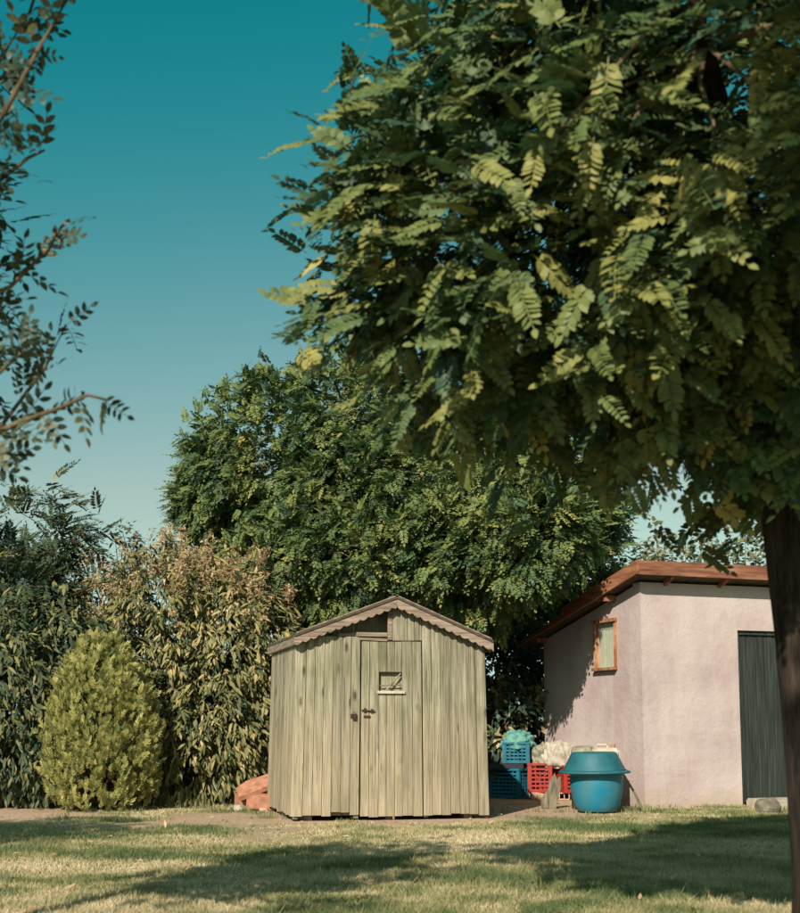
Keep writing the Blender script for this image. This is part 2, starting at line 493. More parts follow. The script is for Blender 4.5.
# ------------------------------------------------------------------ ground (one sheet to the horizon)
def make_ground():
    xs = np.concatenate([[-900, -300, -90, -35, -16], np.arange(-8, 8.01, 0.1), [16, 35, 90, 300, 900]])
    ys = np.concatenate([[-900, -300, -90, -30, -8, 0, 3], np.arange(4, 20.01, 0.1), [26, 40, 90, 300, 1400]])
    X, Y = np.meshgrid(xs, ys)
    Z = zground(X, Y)
    near = (np.abs(X) <= 8) & (Y >= 4) & (Y <= 20)
    Z = np.where(near, Z, -0.004)
    nx, ny = len(xs), len(ys)
    vs = np.stack([X.ravel(), Y.ravel(), Z.ravel()], 1)
    i = np.arange(nx - 1)[None, :] + np.arange(ny - 1)[:, None] * nx
    fs = np.stack([i, i + 1, i + 1 + nx, i + nx], -1).reshape(-1, 4)
    me = bpy.data.meshes.new('ground')
    me.from_pydata(vs.tolist(), [], fs.tolist())
    me.polygons.foreach_set('use_smooth', [True] * len(me.polygons))
    a = me.attributes.new('soil', 'FLOAT', 'POINT')
    a.data.foreach_set('value', soil_amount(X.ravel(), Y.ravel()).astype(np.float32))
    m, t, b = new_mat('lawn_and_bare_earth')
    ge = t.nodes.new('ShaderNodeNewGeometry')
    n1 = noise(t, ge.outputs['Position'], 2.2, 6, 0.65)
    n2 = noise(t, ge.outputs['Position'], 22, 6, 0.7)
    g = ramp(t, [(0.34, (0.13, 0.14, 0.06)), (0.52, (0.28, 0.245, 0.12)), (0.70, (0.46, 0.37, 0.22))])
    t.links.new(n1, g.inputs[0])
    s = ramp(t, [(0.35, (0.32, 0.20, 0.14)), (0.55, (0.50, 0.35, 0.25)), (0.75, (0.60, 0.46, 0.34))])
    t.links.new(n2, s.inputs[0])
    at_ = N(t, 'ShaderNodeAttribute', attribute_name='soil')
    col = mixc(t, at_.outputs['Fac'], g.outputs[0], s.outputs[0])
    t.links.new(col, b.inputs['Base Color'])
    b.inputs['Roughness'].default_value = 1.0
    b.inputs['Specular IOR Level'].default_value = 0.1
    bump(t, b, n2, 0.8, 0.03)
    tag(link('ground', me, m), kind='structure')
make_ground()

# ------------------------------------------------------------------ wooden shed
SW, SD = 1.90, 1.70
AX = 0.976
def shed_roof(x):
    """top of the roof edge at local x"""
    return 1.775 + (x + 0.04) * 0.376 if x < AX else 2.157 - (x - AX) * 0.415
def lean(p):
    x, y, z = p
    k = 1.0 + 0.022 * (0.9 - z)
    return (0.95 + (x - 0.95) * k, y, z)

def plank_mesh(a0, a1, z0, zt0, zt1, place, th=0.018, ch=0.005, zb1=None):
    """chamfered board between a0..a1, foot z0, top zt0..zt1; place(a, d, z) with d = depth from the face"""
    zb1 = z0 if zb1 is None else zb1
    def fz(a, k):
        s = (a - a0) / (a1 - a0)
        return (z0 + (zb1 - z0) * s) if k == 0 else (zt0 + (zt1 - zt0) * s)
    prof = [(a0, th), (a0, ch), (a0 + ch, 0), (a1 - ch, 0), (a1, ch), (a1, th)]
    mb = MB()
    vs = [lean(place(a, d, fz(a, 0))) for a, d in prof] + [lean(place(a, d, fz(a, 1))) for a, d in prof]
    n = 6
    fs = [tuple(range(n)), tuple(range(2 * n - 1, n - 1, -1))] + [(i, (i + 1) % n, (i + 1) % n + n, i + n) for i in range(n)]
    mb.add(vs, fs)
    return mb

def rj(a): return random.uniform(-a, a)

shed = empty('garden_shed', (SHED_P.x, SHED_P.y, 0), SHED_RZ)
tag(shed, 'weathered green-grey wooden garden shed with gable roof and plank door', 'shed')
GAP = 0.003
# front wall: framing, then boards
mb = MB()
for x in (0.0, 0.58, 1.27, SW - 0.045):
    mb.box(x, x + 0.045, 0.0, 0.045, 0.02, min(1.77 if x < 1 else 9, shed_roof(x) - 0.09, shed_roof(x + 0.045) - 0.09))
mb.box(0.63, 1.265, 0.0, 0.045, 1.73, 1.775)
mb.v = [lean(p) for p in mb.v]
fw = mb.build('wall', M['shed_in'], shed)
def front(a, d, z): return (a, -0.018 + d, z)
xd0, xd1 = 0.638, 1.259
xs = np.linspace(0.0, xd0 - 0.006, 8)
for i in range(7):
    a0, a1 = xs[i], xs[i + 1] - GAP
    zt0 = min(1.772 + rj(0.004), shed_roof(a0) - 0.035); zt1 = min(1.772, shed_roof(a1) - 0.035)
    z0 = 0.055 + rj(0.012) + (0.02 if i in (4, 5) else 0)
    dd = rj(0.002)
    plank_mesh(a0, a1, z0, zt0, zt1, lambda a, d, z, dd=dd: front(a, d + dd, z)).build('plank', M['shed'], fw)
xs = np.linspace(xd1 + 0.006, SW - 0.085, 7)
for i in range(6):
    a0, a1 = xs[i], xs[i + 1] - GAP
    z0 = 0.045 + rj(0.01); dd = rj(0.002)
    plank_mesh(a0, a1, z0, shed_roof(a0) - 0.035, shed_roof(a1) - 0.035, lambda a, d, z, dd=dd: front(a, d + dd, z)).build('plank', M['shed'], fw)
plank_mesh(SW - 0.083, SW + 0.018, 0.03, shed_roof(SW - .083) - 0.035, shed_roof(SW) - 0.035, lambda a, d, z: front(a, d - 0.006, z), th=0.024).build('corner_board', M['shed'], fw)
xs = np.linspace(0.955, xd1 + 0.004, 5)
for i in range(4):
    a0, a1 = xs[i], xs[i + 1] - GAP
    zb = 1.742 + rj(0.003)
    t0, t1 = shed_roof(a0) - 0.035, shed_roof(a1) - 0.035
    if a0 < AX < a1: t0 = t1 = min(t0, t1)
    plank_mesh(a0, a1, zb, t0, t1, front).build('plank', M['shed'], fw)
mb = MB()
mb.prism([(0.10, 1.70), (0.95, 1.70), (0.95, shed_roof(0.95) - 0.03), (0.10, shed_roof(0.10) - 0.03)], lambda a, b, k: lean((a, 0.13 + 0.015 * k, b)))
mb.build('gable_panel', M['shed'], fw)
# trims round the open gable
plank_mesh(0.905, 0.952, 1.745, shed_roof(0.905) - 0.035, shed_roof(0.952) - 0.035, lambda a, d, z: front(a, d - 0.012, z), th=0.03).build('trim_board', M['fascia'], fw)
for (z0, z1, a0, a1, off, tilt) in ((1.776, 1.815, 0.585, 0.903, -0.012, 0.0), (1.738, 1.762, 0.615, 0.903, -0.016, -0.008)):
    plank_mesh(a0, a1, z0, z1, z1 + tilt, lambda a, d, z, off=off: front(a, d + off, z), th=0.026, zb1=z0 + tilt).build('trim_board', M['fascia'], fw)
plank_mesh(0.40, 0.60, 1.770, 1.800, 1.812, lambda a, d, z: front(a, d + 0.02, z), zb1=1.785).build('trim_board', M['fascia'], fw)
# left wall (seen edge-on), right and back walls
def side_wall(place, length, ztop, seed):
    mb = MB()
    for a in (0.03, length * 0.5, length - 0.05):
        vs = [place(a, 0.02, 0.02), place(a + .04, 0.02, 0.02), place(a + .04, 0.06, 0.02), place(a, 0.06, 0.02)]
        vt = [place(a, 0.02, ztop(a) - .03), place(a + .04, 0.02, ztop(a) - .03), place(a + .04, 0.06, ztop(a) - .03), place(a, 0.06, ztop(a) - .03)]
        mb.add([lean(p) for p in vs + vt], [(0, 3, 2, 1), (4, 5, 6, 7), (0, 1, 5, 4), (1, 2, 6, 5), (2, 3, 7, 6), (3, 0, 4, 7)])
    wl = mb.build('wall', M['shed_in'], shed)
    n = int(round(length / 0.094))
    xs = np.linspace(0, length, n + 1)
    for i in range(n):
        a0, a1 = xs[i], xs[i + 1] - GAP
        dd = rj(0.002)
        plank_mesh(a0, a1, 0.05 + rj(0.012), ztop(a0), ztop(a1), lambda a, d, z, dd=dd: place(a, d + dd, z)).build('plank', M['shed'], wl)
zl = shed_roof(0.0) - 0.05
zr = shed_roof(SW) - 0.05
side_wall(lambda a, d, z: (-0.018 + d, 0.008 + a, z), SD - 0.01, lambda a: zl, 1)
side_wall(lambda a, d, z: (SW + 0.018 - d, 0.012 + a, z), SD - 0.014, lambda a: zr, 2)
side_wall(lambda a, d, z: (SW - a, SD + 0.018 - d, z), SW, lambda a: shed_roof(SW - a) - 0.04, 3)
# floor
mb = MB(); mb.box(0.02, SW - 0.02, 0.05, SD - 0.03, 0.045, 0.075)
mb.build('floor_boards', M['shed_in'], shed)
mb = MB()
for x in (0.1, 0.9, 1.7): mb.box(x, x + 0.08, 0.06, SD - 0.05, -0.02, 0.044)
mb.build('bearer', M['shed_in'], shed)
# door
door = empty('door', (0, 0, 0)); door.parent = shed
for z0 in (0.25, 0.9, 1.5):
    mb = MB(); mb.box(xd0 + 0.01, xd1 - 0.01, 0.003, 0.028, z0, z0 + 0.08)
    mb.v = [lean(p) for p in mb.v]
    mb.build('ledge', M['shed_in'], door)
wx0, wx1, wz0, wz1 = 0.82, 1.055, 1.24, 1.43
xs = np.array([xd0 + 0.004, 0.725, wx0, (wx0 + wx1) / 2 - .04, (wx0 + wx1) / 2 + 0.042, wx1, 1.16, xd1 - 0.004])
for i in range(7):
    a0, a1 = xs[i], xs[i + 1] - GAP
    zt = 1.728 + rj(0.002)
    z0 = 0.035 + rj(0.006)
    pl = lambda a, d, z: front(a, d - 0.004, z)
    if 2 <= i <= 4:
        plank_mesh(a0, a1, z0, wz0, wz0, pl).build('plank', M['shed'], door)
        plank_mesh(a0, a1, wz1, zt, zt, pl).build('plank', M['shed'], door)
    else:
        plank_mesh(a0, a1, z0, zt, zt, pl).build('plank', M['shed'], door)
# small window in the door: a board set back behind the opening, sill, loose stick
win = MB()
win.box(wx0 - 0.03, wx1 + 0.03, 0.03, 0.042, wz0 - 0.03, wz1 + 0.03)
win.v = [lean(p) for p in win.v]
win = win.build('window', M['shed'], door)
mb = MB(); mb.box(wx0 - 0.02, wx1 + 0.02, -0.045, -0.022, wz0 - 0.022, wz0 + 0.004)
mb.v = [lean(p) for p in mb.v]; mb.build('sill', M['sill'], win)
mb = MB(); mb.tube([lean((wx0 + 0.07, -0.016, wz0 + 0.008)), lean((wx1 - 0.015, -0.014, wz1 - 0.012))], [0.008, 0.007], 6)
mb.build('loose_stick', M['stick'], win)
mb = MB(); mb.tube([lean((wx0 + 0.01, -0.008, wz0 + 0.055)), lean((wx1 - 0.005, -0.009, wz0 + 0.062))], [0.006, 0.006], 6)
mb.build('crossbar', M['shed_in'], win)
# hardware
mb = MB(); mb.tube([(0.645, -0.034, 1.055), (0.775, -0.034, 1.045)], [0.007, 0.007], 8)
mb.box(0.665, 0.69, -0.036, -0.022, 1.035, 1.075); mb.box(0.735, 0.758, -0.036, -0.022, 1.03, 1.068)
mb.build('bolt', M['rust'], door)
mb = MB(); mb.box(0.665, 0.73, -0.034, -0.022, 0.985, 1.005)
mb.build('latch_plate', M['rust'], door)
hs = MB(); hs.box(0.535, 0.595, -0.034, -0.018, 0.985, 1.02)
hs = hs.build('hasp', M['rust'], fw)
mb = MB(); mb.box(0.548, 0.584, -0.05, -0.034, 0.972, 1.003); mb.tube([(0.553, -0.042, 1.0), (0.553, -0.042, 1.03), (0.566, -0.042, 1.042), (0.579, -0.042, 1.03), (0.579, -0.042, 1.0)], [0.004] * 5, 6)
mb.build('padlock', M['rust'], hs)
# roof
YF, YB = -0.11, SD + 0.10
def roof_slab(x0, x1, name):
    mb = MB()
    z0, z1 = shed_roof(x0), shed_roof(x1)
    vs = [lean((x, y, z + dz)) for dz in (-0.012, 0.010) for (x, z) in ((x0, z0), (x1, z1)) for y in (YF - 0.012, YB + 0.012)]
    mb.add(vs, [(0, 1, 3, 2), (4, 6, 7, 5), (0, 2, 6, 4), (1, 5, 7, 3), (0, 4, 5, 1), (2, 3, 7, 6)])
    return mb.build(name, M['felt'], shed)
def scallop(length, h, pitch=0.082, amp=0.024):
    pts = [(0, 0)]
    n = int(length / 0.0102)
    for i in range(n + 1):
        s = length * i / n
        pts.append((s, -h - amp * (abs(math.sin(math.pi * s / pitch)) ** 0.8 - 0.5)))
    pts.append((length, 0))
    return pts
for sgn, x0, x1 in ((-1, -0.055, AX - 0.001), (1, AX + 0.001, SW + 0.085)):
    rf = roof_slab(x0, x1, 'roof')
    for yf in (YF, YB - 0.02):
        L = abs(x1 - x0)
        def f(a, b, k, x0=x0, x1=x1, yf=yf, L=L):
            x = x0 + (x1 - x0) * a / L
            return lean((x, yf + 0.022 * k, shed_roof(x) - 0.013 + b))
        mb = MB(); mb.prism(scallop(L, 0.080), f)
        mb.build('fascia_board', M['fascia'], rf)
    xe = x0 if sgn < 0 else x1
    ze = shed_roof(xe) - 0.014
    def g(a, b, k, xe=xe, ze=ze, sgn=sgn):
        return lean((xe - sgn * 0.004 - sgn * 0.02 * k, YF + 0.024 + a, ze + b))
    mb = MB(); mb.prism(scallop(YB - YF - 0.05, 0.07, 0.075), g)
    mb.build('eave_board', M['eave'], rf)
    # loose batten lying along the roof edge
    mb = MB()
    mb.add([lean((x, y, shed_roof(x) + dz)) for x in (x0 + 0.02, x1 - 0.02) for y in (YF - 0.016, YF + 0.03) for dz in (0.0115, 0.024)],
           [(0, 1, 3, 2), (4, 6, 7, 5), (0, 4, 5, 1), (2, 3, 7, 6), (0, 2, 6, 4), (1, 5, 7, 3)])
    mb.build('batten', M['fascia'], rf)

# ------------------------------------------------------------------ pink outbuilding
HL, HD, HT = 4.6, 2.45, 0.16
house = empty('outbuilding', (HOUSE_P.x, HOUSE_P.y, 0), HOUSE_RZ)
tag(house, 'faded pink plastered outbuilding with sloping red-brown timber roof edge', 'building')
RS = (2.72 - 2.066) / 3.1
def hroof(v): return 2.72 - (v + 0.2) * RS          # top of the edge boards
DX0, DX1, DZ = 1.267, 2.07, 1.99
WV0, WV1, WZ0, WZ1 = 0.555, 1.06, 1.575, 2.13
def under(v): return hroof(v) - 0.175
mb = MB()
def ff(a, b, k): return (a, HT * k, b)
mb.prism([(0, -0.1), (DX0, -0.1), (DX0, under(0)), (0, under(0))], ff)
mb.prism([(DX0, DZ), (DX1, DZ), (DX1, under(0)), (DX0, under(0))], ff)
mb.prism([(DX1, -0.1), (HL, -0.1), (HL, under(0)), (DX1, under(0))], ff)
def lf(a, b, k): return (HT * k, a, b)
v0 = HT + 0.0001
mb.prism([(WV0, -0.1), (v0, -0.1), (v0, under(v0)), (WV0, under(WV0))][::-1], lf)
mb.prism([(WV0, -0.1), (WV1, -0.1), (WV1, WZ0), (WV0, WZ0)], lf)
mb.prism([(WV0, WZ1), (WV1, WZ1), (WV1, under(WV1)), (WV0, under(WV0))], lf)
mb.prism([(WV1, -0.1), (HD, -0.1), (HD, under(HD)), (WV1, under(WV1))], lf)
def rf_(a, b, k): return (HL - HT * k, a, b)
mb.prism([(v0, -0.1), (HD, -0.1), (HD, under(HD)), (v0, under(v0))], rf_)
def bf(a, b, k): return (a, HD - HT * k, b)
mb.prism([(HT + .0001, -0.1), (HL - HT - .0001, -0.1), (HL - HT - .0001, under(HD)), (HT + .0001, under(HD))], bf)
hw = mb.build('wall', M['plaster'], house)
# roof: deck, edge boards, rafters, tiles
mb = MB()
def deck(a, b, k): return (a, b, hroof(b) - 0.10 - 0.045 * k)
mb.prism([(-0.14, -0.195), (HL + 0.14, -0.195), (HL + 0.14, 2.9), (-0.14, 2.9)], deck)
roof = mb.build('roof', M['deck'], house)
segs = [(-0.142, 1.55), (1.553, 3.2), (3.203, HL + 0.142)]
for a, b in segs:
    mb = MB(); mb.prism([(a, hroof(-.2) - 0.155 + rj(.003)), (b, hroof(-.2) - 0.158 + rj(.003)), (b, hroof(-.2) + rj(.003)), (a, hroof(-.2))], lambda p, q, k: (p, -0.225 + 0.028 * k, q))
    mb.build('fascia_board', M['roofwood'], roof)
for sx in (-1, 1):
    xo = -0.171 if sx < 0 else HL + 0.171
    mb = MB(); mb.prism([(-0.224, hroof(-.2) - 0.150), (1.62, hroof(1.62) - 0.150), (1.62, hroof(1.62) - 0.005), (1.15, hroof(1.15) - 0.005), (1.15, hroof(1.15) + 0.004), (-0.224, hroof(-.2) + 0.002)], lambda p, q, k, xo=xo, sx=sx: (xo - sx * 0.028 * k, p, q))
    mb.build('rake_board', M['rakewood'], roof)
    mb = MB(); mb.prism([(1.623, hroof(1.62) - 0.150), (2.92, hroof(2.92) - 0.145), (2.92, hroof(2.92) - 0.095), (1.623, hroof(1.62) - 0.090)], lambda p, q, k, xo=xo, sx=sx: (xo + 0.003 - sx * 0.026 * k, p, q))
    mb.build('rake_board', M['rakewood'], roof)
for u in (0.30, 1.02, 1.74, 2.46, 3.18, 3.90, 4.4):
    mb = MB(); mb.prism([(-0.19, hroof(-.19) - 0.146), (-0.19, hroof(-.19) - 0.165), (-0.11, under(-.11) - 0.02), (-0.001, under(0) - 0.03), (-0.001, hroof(-.001) - 0.146)], lambda p, q, k, u=u: (u + 0.035 * k, p, q))
    mb.build('rafter', M['roofwood'], roof)
for v in (0.55, 2.35):
    mb = MB(); mb.box(-0.135, -0.001, v, v + 0.06, hroof(v + .06) - 0.215, hroof(v + .06) - 0.150)
    mb.build('purlin', M['rakewood'], roof)
tm = MB()
n = 8
TL, TWd = 0.44, 0.20
prof = [(math.cos(math.pi * i / n) * TWd / 2, math.sin(math.pi * i / n) * 0.06) for i in range(n + 1)]
vs = []
for (y, s) in ((0, 1.0), (TL, 0.85)):
    vs += [(x * s, y, z * s) for x, z in prof] + [(x * s * 0.86, y, z * s * 0.82) for x, z in prof]
k = n + 1
fs = []
for i in range(n):
    fs += [(i, i + 1, 2 * k + i + 1, 2 * k + i), (k + i + 1, k + i, 3 * k + i, 3 * k + i + 1), (i + 1, i, k + i, k + i + 1), (2 * k + i, 2 * k + i + 1, 3 * k + i + 1, 3 * k + i)]
fs += [(0, 2 * k, 3 * k, k), (n, k + n, 3 * k + n, 2 * k + n)]
tm.add(vs, fs)
tile_me = tm.mesh('tile', M['tile'], True)
for r_ in range(4):
    for c in range(21):
        v = -0.20 + r_ * 0.40 + 0.02
        o = link('tile', tile_me, None, roof)
        o.location = (0.02 + c * 0.215 + rj(0.01), v, hroof(v) - 0.075 + 0.0 + rj(0.006) + (0.02 if c > 5 else -0.03))
        o.rotation_euler = (-math.atan(RS) + 0.03 + rj(0.01), 0, rj(0.02))
# door
mb = MB(); mb.box(DX0 + 0.045, DX1 - 0.045, 0.088, 0.12, 0.03, DZ - 0.05)
hd = mb.build('door', M['door'], house)
xs = np.linspace(DX0 + 0.045, DX1 - 0.045, 7)
for i in range(6):
    mb = MB(); z0 = 0.035 + rj(.006); y0 = 0.058 + rj(.003)
    a0, a1 = xs[i] + 0.002, xs[i + 1] - 0.003
    prof = [(a0, y0 + .03), (a0, y0 + .006), (a0 + .006, y0), (a1 - .006, y0), (a1, y0 + .006), (a1, y0 + .03)]
    mb.add([(a, d, z0) for a, d in prof] + [(a, d, DZ - 0.048) for a, d in prof], [tuple(range(6)), tuple(range(11, 5, -1))] + [(q, (q + 1) % 6, (q + 1) % 6 + 6, q + 6) for q in range(6)])
    mb.build('plank', M['door'], hd)
for a0, a1, z0, z1 in ((DX0 + .002, DX0 + .043, 0.0, DZ - .004), (DX1 - .043, DX1 - .002, 0.0, DZ - .004), (DX0 + .0435, DX1 - .0435, DZ - .046, DZ - .004)):
    mb = MB(); mb.box(a0, a1, 0.03, 0.12, z0, z1); mb.build('door_frame', M['door'], hd)
mb = MB(); mb.tube([(DX1 - 0.12, 0.03, 0.98), (DX1 - 0.12, 0.03, 1.1)], [0.009, 0.009], 8); mb.build('handle', M['rust'], hd)
# window
win = empty('window', (0, 0, 0)); win.parent = house
fr = 0.055
for nm, (a0, a1, z0, z1, x0, x1) in (('frame', (WV0 - .01, WV0 + fr - .02, WZ0 + .0, WZ1 - .03, -0.022, 0.05)), ('frame', (WV1 - fr + .02, WV1 + .012, WZ0 + .0, WZ1 - .03, -0.024, 0.05)),
                                     ('frame', (WV0 - .025, WV1 + .02, WZ1 - .028, WZ1 + .012, -0.045, 0.05)), ('sill', (WV0 - .012, WV1 + .012, WZ0 - .035, WZ0 - .002, -0.060, 0.05))):
    mb = MB(); mb.box(x0, x1, a0, a1, z0, z1); mb.build(nm, M['winframe'], win)
mb = MB()
ncv = 24
vs, fs = [], []
for i in range(ncv + 1):
    a = WV0 + 0.03 + (WV1 - WV0 - 0.06) * i / ncv
    x = 0.035 + 0.005 * math.sin(i * 1.7) + 0.003 * math.sin(i * 0.6)
    vs += [(x, a, WZ0), (x + 0.004, a, WZ1 - 0.03)]
for i in range(ncv): fs.append((2 * i, 2 * i + 2, 2 * i + 3, 2 * i + 1))
mb.add(vs, fs); mb.build('curtain', M['curtain'], win, smooth=True)
gm, gt, gb = new_mat('dusty_window_glass')
gb.inputs['Base Color'].default_value = (0.75, 0.8, 0.7, 1); gb.inputs['Roughness'].default_value = 0.12; gb.inputs['Alpha'].default_value = 0.18
mb = MB(); mb.box(0.012, 0.016, WV0 + 0.03, WV1 - 0.03, WZ0, WZ1 - 0.03); mb.build('pane', gm, win)

# doorstep and stone
HM = Matrix.Translation((HOUSE_P.x, HOUSE_P.y, 0)) @ Matrix.Rotation(HOUSE_RZ, 4, 'Z')
st = empty('doorstep', HM @ Vector((1.75, -0.25, 0)), HOUSE_RZ)
tag(st, 'pale concrete doorstep slab in front of the dark plank door', 'step')
bm = bmesh.new(); bmesh.ops.create_cube(bm, size=1)
for v in bm.verts: v.co = Vector((v.co.x * 0.95, v.co.y * 0.42, v.co.z * 0.10 + 0.035))
bmesh.ops.bevel(bm, geom=bm.edges[:], offset=0.018, segments=2, affect='EDGES')
me = bpy.data.meshes.new('slab'); bm.to_mesh(me); bm.free(); link('slab', me, M['concrete'], st)

def rock(name, loc, size, seed, mat, rz=0.0, parent=None):
    bm = bmesh.new(); bmesh.ops.create_icosphere(bm, subdivisions=3, radius=1)
    r = random.Random(seed)
    ps = [Vector((r.uniform(-1, 1), r.uniform(-1, 1), r.uniform(-1, 1))).normalized() for _ in range(9)]
    for v in bm.verts:
        d = v.co.normalized()
        k = min(1.0, min((0.78 + 0.05 * math.sin(i * 7.1)) / max(d.dot(q), 0.01) for i, q in enumerate(ps)))
        v.co = Vector((d.x * k * size[0], d.y * k * size[1], d.z * k * size[2]))
    me = bpy.data.meshes.new(name); bm.to_mesh(me); bm.free()
    o = link(name, me, mat, parent); o.location = loc; o.rotation_euler = (0.1, 0.05, rz)
    return o
q = ground_at(768, 813)
tag(rock('stone', (q.x, q.y, 0.06), (0.17, 0.12, 0.12), 23, M['stone'], 0.7), 'rough grey stone lying at the edge of the doorstep', 'stone')

# ------------------------------------------------------------------ tubs, crates, bags by the outbuilding
p0 = ground_at(601, 814)
CB = Vector((p0.x, p0.y + 0.27, 0))
barrel = empty('barrel', CB); tag(barrel, 'round blue plastic barrel standing on the grass by the pink wall', 'barrel')
mb = MB()
pr = [(0.0, 0.012), (0.19, 0.010), (0.205, 0.02), (0.235, 0.08), (0.262, 0.17), (0.277, 0.27), (0.280, 0.36), (0.272, 0.415), (0.262, 0.43), (0.25, 0.43), (0.258, 0.36), (0.25, 0.2), (0.2, 0.03), (0.0, 0.025)]
mb.lathe(pr, 48); mb.build('body', M['bluetub'], barrel, smooth=True)
mb = MB(); mb.lathe([(0.2805, 0.385), (0.288, 0.39), (0.288, 0.412), (0.274, 0.416)], 48); mb.build('rim', M['bluetub'], barrel, smooth=True)
tub = empty('mortar_tub', CB + Vector((-0.02, 0, 0.404)))
tub.rotation_euler = (0, R(-0.6), 0)
tag(tub, 'dark teal plastic tub turned upside down on the blue barrel', 'tub')
mb = MB()
mb.lathe([(0.0, 0.222), (0.215, 0.222), (0.235, 0.214), (0.245, 0.20), (0.285, 0.12), (0.325, 0.045), (0.335, 0.03), (0.32, 0.03), (0.28, 0.11), (0.235, 0.19), (0.0, 0.205)], 56)
mb.build('body', M['tealtub'], tub, smooth=True)
mb = MB(); mb.lathe([(0.333, 0.032), (0.352, 0.034), (0.374, 0.022), (0.378, 0.008), (0.372, 0.002), (0.366, 0.010), (0.345, 0.022), (0.330, 0.024)], 56)
mb.build('rim', M['tealtub'], tub, smooth=True)

def crate(name, loc, rz, size, mat, label, group=None, tilt=0.0):
    """open lattice crate: four lattice sides with handle slots, floor, rim, corner posts"""
    W_, D_, H_ = size
    root = empty(name, loc, rz); root.rotation_euler = (tilt, 0, rz)
    tag(root, label, 'crate', group)
    mb = MB()
    mb.box(-W_ / 2, W_ / 2, -D_ / 2, D_ / 2, 0.0, 0.012)
    mb.build('floor', mat, root)
    t = 0.012
    for sx in (-1, 1):
        for sy in (-1, 1):
            cx, cy = sx * (W_ / 2 - 0.018), sy * (D_ / 2 - 0.018)
            mb = MB(); mb.box(cx - 0.018, cx + 0.018, cy - 0.018, cy + 0.018, 0.0125, H_ - 0.026)
            mb.build('corner_post', mat, root)
    mb = MB()
    for (x0, x1, y0, y1) in ((-W_ / 2 - .006, W_ / 2 + .006, -D_ / 2 - .006, -D_ / 2 + .02), (-W_ / 2 - .006, W_ / 2 + .006, D_ / 2 - .02, D_ / 2 + .006),
                             (-W_ / 2 - .006, -W_ / 2 + .02, -D_ / 2 + .0205, D_ / 2 - .0205), (W_ / 2 - .02, W_ / 2 + .006, -D_ / 2 + .0205, D_ / 2 - .0205)):
        mb.box(x0, x1, y0, y1, H_ - 0.025, H_)
    mb.build('rim', mat, root)
    for axis in (0, 1):
        for sg in (-1, 1):
            L = (W_ if axis == 0 else D_) - 0.074
            off = sg * ((D_ if axis == 0 else W_) / 2 - 0.010)
            mb = MB()
            def put(a0, a1, z0, z1, d):
                o1, o2 = off - d, off + d
                if axis == 0: mb.box(a0, a1, o1, o2, z0, z1)
                else: mb.box(o1, o2, a0, a1, z0, z1)
            nz = max(4, int(H_ / 0.05)); na = max(4, int(L / 0.05))
            for i in range(nz):
                z = 0.014 + (H_ - 0.045) * i / nz
                put(-L / 2, L / 2, z, z + 0.024, 0.0035)
            for i in range(na + 1):
                a = -L / 2 + (L - 0.012) * i / na
                zt = H_ - 0.026 if abs(a) > L * 0.24 else H_ * 0.72
                put(a, a + 0.012, 0.0135, zt, 0.0055)
            mb.build('side_panel', mat, root)
    return root
g = ground_at(511, 799)
crate('crate', (g.x + 0.03, g.y + 0.30, 0.005), R(-38), (0.46, 0.34, 0.36), M['bluecrate'], 'blue lattice crate standing on the bare earth under a black tray', 'stack of plastic crates')
tb = Vector((g.x - 0.02, g.y + 0.28, 0.366))
tr = empty('tray', tb, R(-8)); tag(tr, 'shallow black plastic tray lying on the lower blue crate', 'tray')
mb = MB(); mb.box(-0.24, 0.20, -0.17, 0.17, 0, 0.012)
mb.build('base', M['blackplastic'], tr)
mb = MB()
mb.box(-0.25, 0.21, -0.185, -0.1705, 0.0, 0.06); mb.box(-0.25, 0.21, 0.1705, 0.185, 0.0, 0.06); mb.box(-0.25, -0.2405, -0.17, 0.17, 0.0, 0.06); mb.box(0.2005, 0.21, -0.17, 0.17, 0, 0.06)
mb.build('rim', M['blackplastic'], tr)
crate('crate', (g.x + 0.10, g.y + 0.30, 0.43), R(-8), (0.34, 0.30, 0.26), M['bluecrate'], 'small blue lattice crate on the black tray, holding a teal bag', 'stack of plastic crates')
g2 = ground_at(545, 800)
def loose_brick(loc, rz, size, mat, label, tilt=(0, 0), holes=True):
    """hollow clay block: shell with open cells seen from the ends"""
    L_, W_, H_ = size
    root = empty('clay_brick', loc, rz); root.rotation_euler = (tilt[0], tilt[1], rz)
    tag(root, label, 'brick')
    t = 0.011
    mb = MB()
    mb.box(-L_ / 2, L_ / 2, -W_ / 2, W_ / 2, 0, t); mb.box(-L_ / 2, L_ / 2, -W_ / 2, W_ / 2, H_ - t, H_)
    mb.box(-L_ / 2, L_ / 2, -W_ / 2, -W_ / 2 + t, t + .0005, H_ - t - .0005); mb.box(-L_ / 2, L_ / 2, W_ / 2 - t, W_ / 2, t + .0005, H_ - t - .0005)
    mb.build('shell', mat, root)
    mb = MB()
    mb.box(-L_ / 2 + .003, L_ / 2 - .003, -0.005, 0.005, t + .0005, H_ - t - .0005)
    mb.build('web', mat, root)
    return root
loose_brick((g2.x - 0.01, g2.y + 0.22, 0.0), R(5), (0.30, 0.2, 0.085), M['brick_pale'], 'pale clay block propping up the red crate beside the grey slab')
loose_brick((g2.x + 0.26, g2.y + 0.16, 0.0), R(80), (0.26, 0.13, 0.085), M['brick_pale'], 'pinkish clay block propping up the red crate nearest the blue barrel')
crate('crate', (g2.x - 0.01, g2.y + 0.28, 0.086), R(-12), (0.30, 0.36, 0.35), M['redcrate'], 'red lattice crate between the blue crates and the grey slab', 'stack of plastic crates')
crate('crate', (g2.x + 0.32, g2.y + 0.18, 0.086), R(14), (0.27, 0.34, 0.33), M['redcrate'], 'red lattice crate tucked behind the blue barrel', 'stack of plastic crates')
